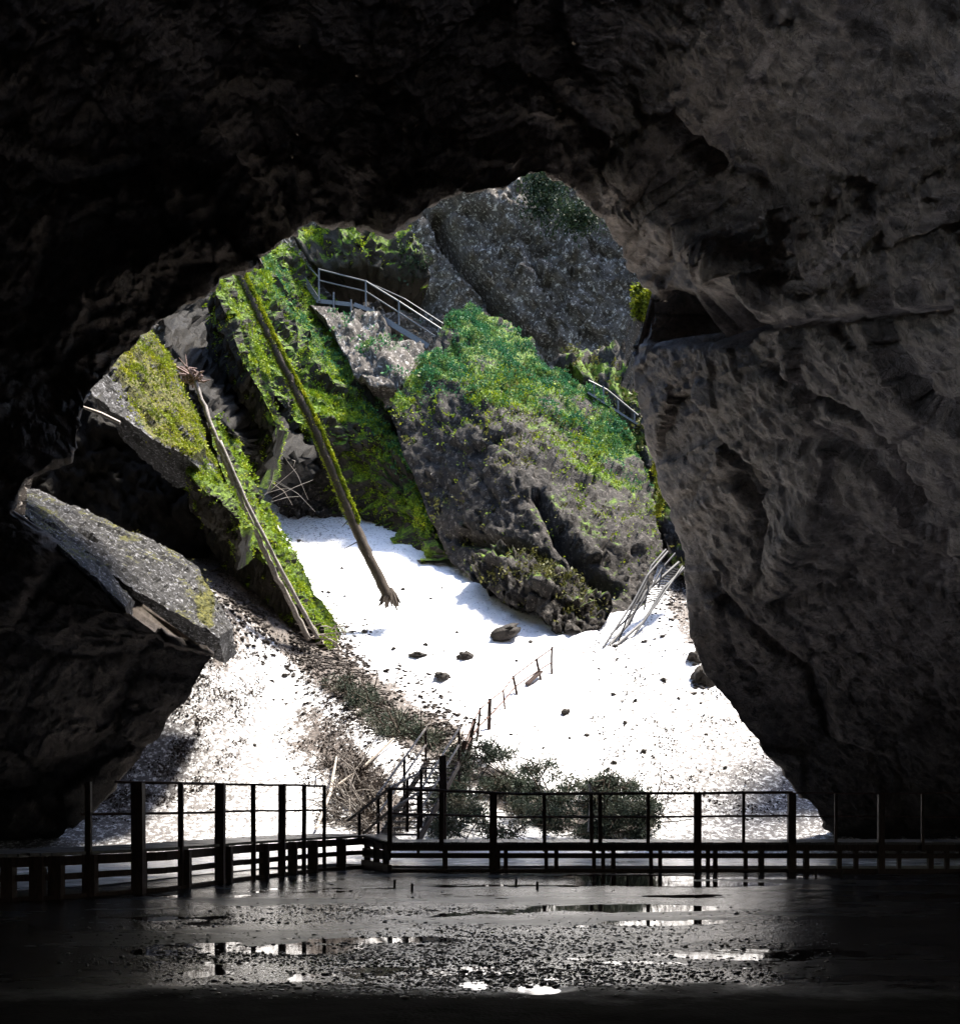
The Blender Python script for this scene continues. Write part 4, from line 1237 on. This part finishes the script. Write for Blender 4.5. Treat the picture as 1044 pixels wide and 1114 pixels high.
debris('forest_litter', [
    ([(215, 600), (260, 590), (340, 690), (400, 740), (480, 800), (500, 850), (440, 860), (330, 860), (300, 800), (340, 760), (280, 700), (240, 690)], 5200),
    ([(150, 830), (240, 700), (300, 720), (270, 800), (250, 860), (60, 905)], 5500),
    ([(640, 700), (745, 625), (760, 700), (770, 740), (860, 850), (860, 900), (640, 860)], 2600),
    ([(700, 640), (750, 600), (755, 660), (720, 680)], 350),
    ([(300, 560), (480, 600), (560, 720), (480, 780), (380, 700)], 160),
    ([(380, 720), (480, 790), (520, 850), (400, 900), (330, 840)], 2200),
    ([(160, 740), (860, 780), (900, 900), (80, 900)], 700)],
    'dark litter of bark, needles and grit strewn over the snow', M['litter'], .055)

# rubble on the bank and at the wall foot
def rubble(name, pts, label):
    Vs, Fs, b = [], [], 0
    for (x, y, r) in pts:
        c = on_snow(x, y); V, Fq = protos[random.randrange(5)]
        th = random.uniform(0, 6.28); R = np.array([[math.cos(th), -math.sin(th), 0], [math.sin(th), math.cos(th), 0], [0, 0, 1]])
        Vs.append(V @ R.T * r * np.array([1, 1, random.uniform(.5, 1)]) + c); Fs.append(Fq + b); b += len(V)
    tag(mesh_obj(name, np.concatenate(Vs), np.concatenate(Fs), M['rub']), label, 'rubble', kind='stuff')
M['rub'] = rock_mat('rubble_rock', (.025, .02, .018), (.13, .11, .10), scale=5, bump=.8)
pts = []
for k in range(5200):
    t = random.random() ** .9
    x, y = 235 + 250 * t + random.gauss(0, 19 + 8 * t), 620 + 190 * t + random.gauss(0, 15 + 12 * (1 - t))
    if random.random() < .35 + vn(np.array([[x / 22, y / 22, 0]]), 9)[0] * .9: continue
    pts.append((x, y, random.uniform(.02, .11) * (1.2 if t < .3 else .9)))
rubble('rubble_bank', pts, 'bank of broken stones and grit running down the snow from the left ridges')
pts = [(random.gauss(732, 14), random.gauss(655, 16), random.uniform(.03, .10)) for k in range(180)]
pts += [(random.gauss(764, 6), random.gauss(738, 12), random.uniform(.05, .14)) for k in range(40)]
rubble('rubble_scree', pts, 'reddish scree at the foot of the right wall under the steel ladder')

# ------------------------------------------------------------------ brush piles
def brush(name, blobs, nl, nt, label, mat=None, lsize=.065):
    """heap of cut branches with leaves"""
    C = np.array([[*c] for c, r in blobs]); base = C.mean(0)
    e = empty(name, (base[0], base[1], C[:, 2].min()), label, 'brush pile', 'brush piles behind the boardwalk')
    w = np.array([r[0] * r[1] * r[2] for c, r in blobs]) ** .7; w /= w.sum()
    def pick():
        i = RNG.choice(len(blobs), p=w); c, r = blobs[i]
        d = RNG.normal(size=3); d /= np.linalg.norm(d); d *= RNG.random() ** .45
        return np.array(c) + d * np.array(r)
    mb = MB()
    for k in range(nt):
        a = pick(); d = RNG.normal(size=3) * np.array([1, .6, .6]); d /= np.linalg.norm(d); L = RNG.uniform(.4, 1.9)
        b = a + d * L; b[2] = max(b[2], .05)
        mb.tube([a, (a + b) / 2 + RNG.normal(size=3) * .06, b], [.026, .018, .007], 4)
    mb.build('branches', M['bark'] if not mat else M['grey_log'], e)
    # leaf sprays along short twigs: clumps with gaps
    cl = np.array([pick() for _ in range(nl // 26)])
    p = np.repeat(cl, 26, 0); dirs = np.repeat(RNG.normal(size=(len(cl), 3)), 26, 0)
    dirs /= np.linalg.norm(dirs, axis=1, keepdims=True)
    p = p + dirs * RNG.uniform(-.32, .32, (len(p), 1)) + RNG.normal(size=p.shape) * .045
    p[:, 2] = np.maximum(p[:, 2], .05)
    tv, tf = tufts(p, np.tile([0, -.2, .5], (len(p), 1)), lsize, 2, .45)
    q = mesh_obj('leaves', tv, tf, mat or M['brush'], e); q['kind'] = 'stuff'
    return e
def blob(px, py, Y, rx, rz, ry=.7):
    return (tuple(P(px, py, Y)), (rx / F_PX * Y, ry, rz / F_PX * Y))
def heap(poly, n, r0, r1, lift=.15, seed=0):
    out = []
    xs = [p[0] for p in poly]; ys = [p[1] for p in poly]
    while len(out) < n:
        x, y = random.uniform(min(xs), max(xs)), random.uniform(min(ys), max(ys))
        if not in_poly(np.array([x]), np.array([y]), poly)[0]: continue
        c = on_snow(x, min(y + 6, 912), y0=26.2); r = random.uniform(r0, r1)
        out.append(((c[0], c[1], c[2] + lift * random.random()), (r * 1.5, r, r * .55)))
    return out
brush('brush_pile', heap([(492, 812), (528, 815), (560, 840), (600, 852), (636, 868), (628, 912), (470, 912), (484, 860)], 75, .12, .42, .8), 22000, 230, 'wide heap of dark green branches right of the wooden stairs')
brush('brush_pile', heap([(642, 860), (690, 866), (704, 888), (722, 900), (700, 912), (640, 912)], 40, .15, .42, .9), 17000, 120, 'dense low heap of dark branches at the right end of the brush')
brush('brush_pile', heap([(350, 735), (380, 730), (440, 775), (490, 802), (478, 818), (430, 800), (385, 775)], 60, .12, .34), 8500, 230, 'grey green branches on the rubble bank above the stairs')
brush('brush_pile', heap([(335, 815), (375, 818), (420, 850), (440, 895), (400, 908), (350, 895), (355, 850)], 60, .08, .26), 5500, 330, 'thin tangle of brown branches behind the end of the left rail', M['litter'], .06)
# upright stick in the right brush pile
mb = MB(); mb.tube([P(641, 905, 29.3), P(643, 870, 29.3), P(641, 853, 29.3)], [.06, .05, .035], 6, .1)
tag(mb.build('wooden_stake', M['wood_pale']), 'upright tan stake standing in the dark right hand brush heap', 'stake')

# ------------------------------------------------------------------ bushes on the cliff
def cliff_bush(px, py, Y, rx, rz, n, label):
    c = P(px, py, Y)
    p = RNG.normal(size=(n, 3)) * np.array([rx, 30, rz]) / F_PX * Y * .55 * np.array([1, .5, 1]) + c
    tv, tf = tufts(p, np.tile([0, -.4, .6], (n, 1)), .16, 3, .5)
    tag(mesh_obj('cliff_shrub', tv, tf, M['cs']), label, 'shrub', 'shrubs on the cliff')
M['cs'] = leaf_mat('shrub_leaves', ((.01, .02, .012), (.025, .045, .02), (.07, .085, .04)), 1.3)
cliff_bush(592, 208, 64, 22, 30, 1500, 'dark green shrub high on the cliff under the roof edge')
cliff_bush(628, 236, 63, 20, 14, 900, 'smaller dark shrub beside the right roof edge')
cliff_bush(446, 286, 62, 14, 12, 500, 'yellow green shrub on the cliff above the stairway')

# ------------------------------------------------------------------ twigs on the ridges
mb = MB()
for k in range(26):
    c = P(random.uniform(330, 385), random.uniform(680, 712), 43.6)
    d = np.random.normal(size=3) * np.array([.9, .3, .4])
    mb.tube([c - d * .7, c + np.array([0, 0, .06]), c + d * .7], [.012, .028, .012], 4)
tag(mb.build('branch_tangle', M['wood_pale']), 'tangle of pale dead branches at the lower end of the split log', 'branches')
mb = MB()
for k in range(11):
    c = P(random.uniform(285, 330), random.uniform(500, 545), 48)
    d = np.random.normal(size=3) * np.array([.8, .3, .6])
    mb.tube([c - d * .7, c + np.array([.1, 0, .1]), c + d * .7], [.007, .014, .007], 4)
tag(mb.build('branch_tangle', M['wood_pale']), 'thin dead branches on the rubble ledge behind the logs', 'branches')

# ------------------------------------------------------------------ pegs in the cave floor
for px, py, h, where in ((429, 966, 9, 'leftmost of the row, below the stairs'), (448, 970, 9, 'second from left, nearest the camera'), (561, 964, 8, 'left one of the middle pair'), (584, 968, 9, 'right one of the middle pair'), (682, 961, 9, 'alone between the middle pair and the puddle'), (887, 953, 8, 'second from the right end'), (915, 955, 9, 'rightmost of the row in the dark')):
    Y = EYE * F_PX / (py - HY); x = (px - CX) / F_PX * Y
    mb = MB(); mb.tube([(x, Y, -.02), (x + .005, Y, h / F_PX * Y)], [.025, .022], 7)
    tag(mb.build('floor_peg', M['peg']), 'short dark peg in the wet floor, ' + where, 'peg', 'pegs in the cave floor')
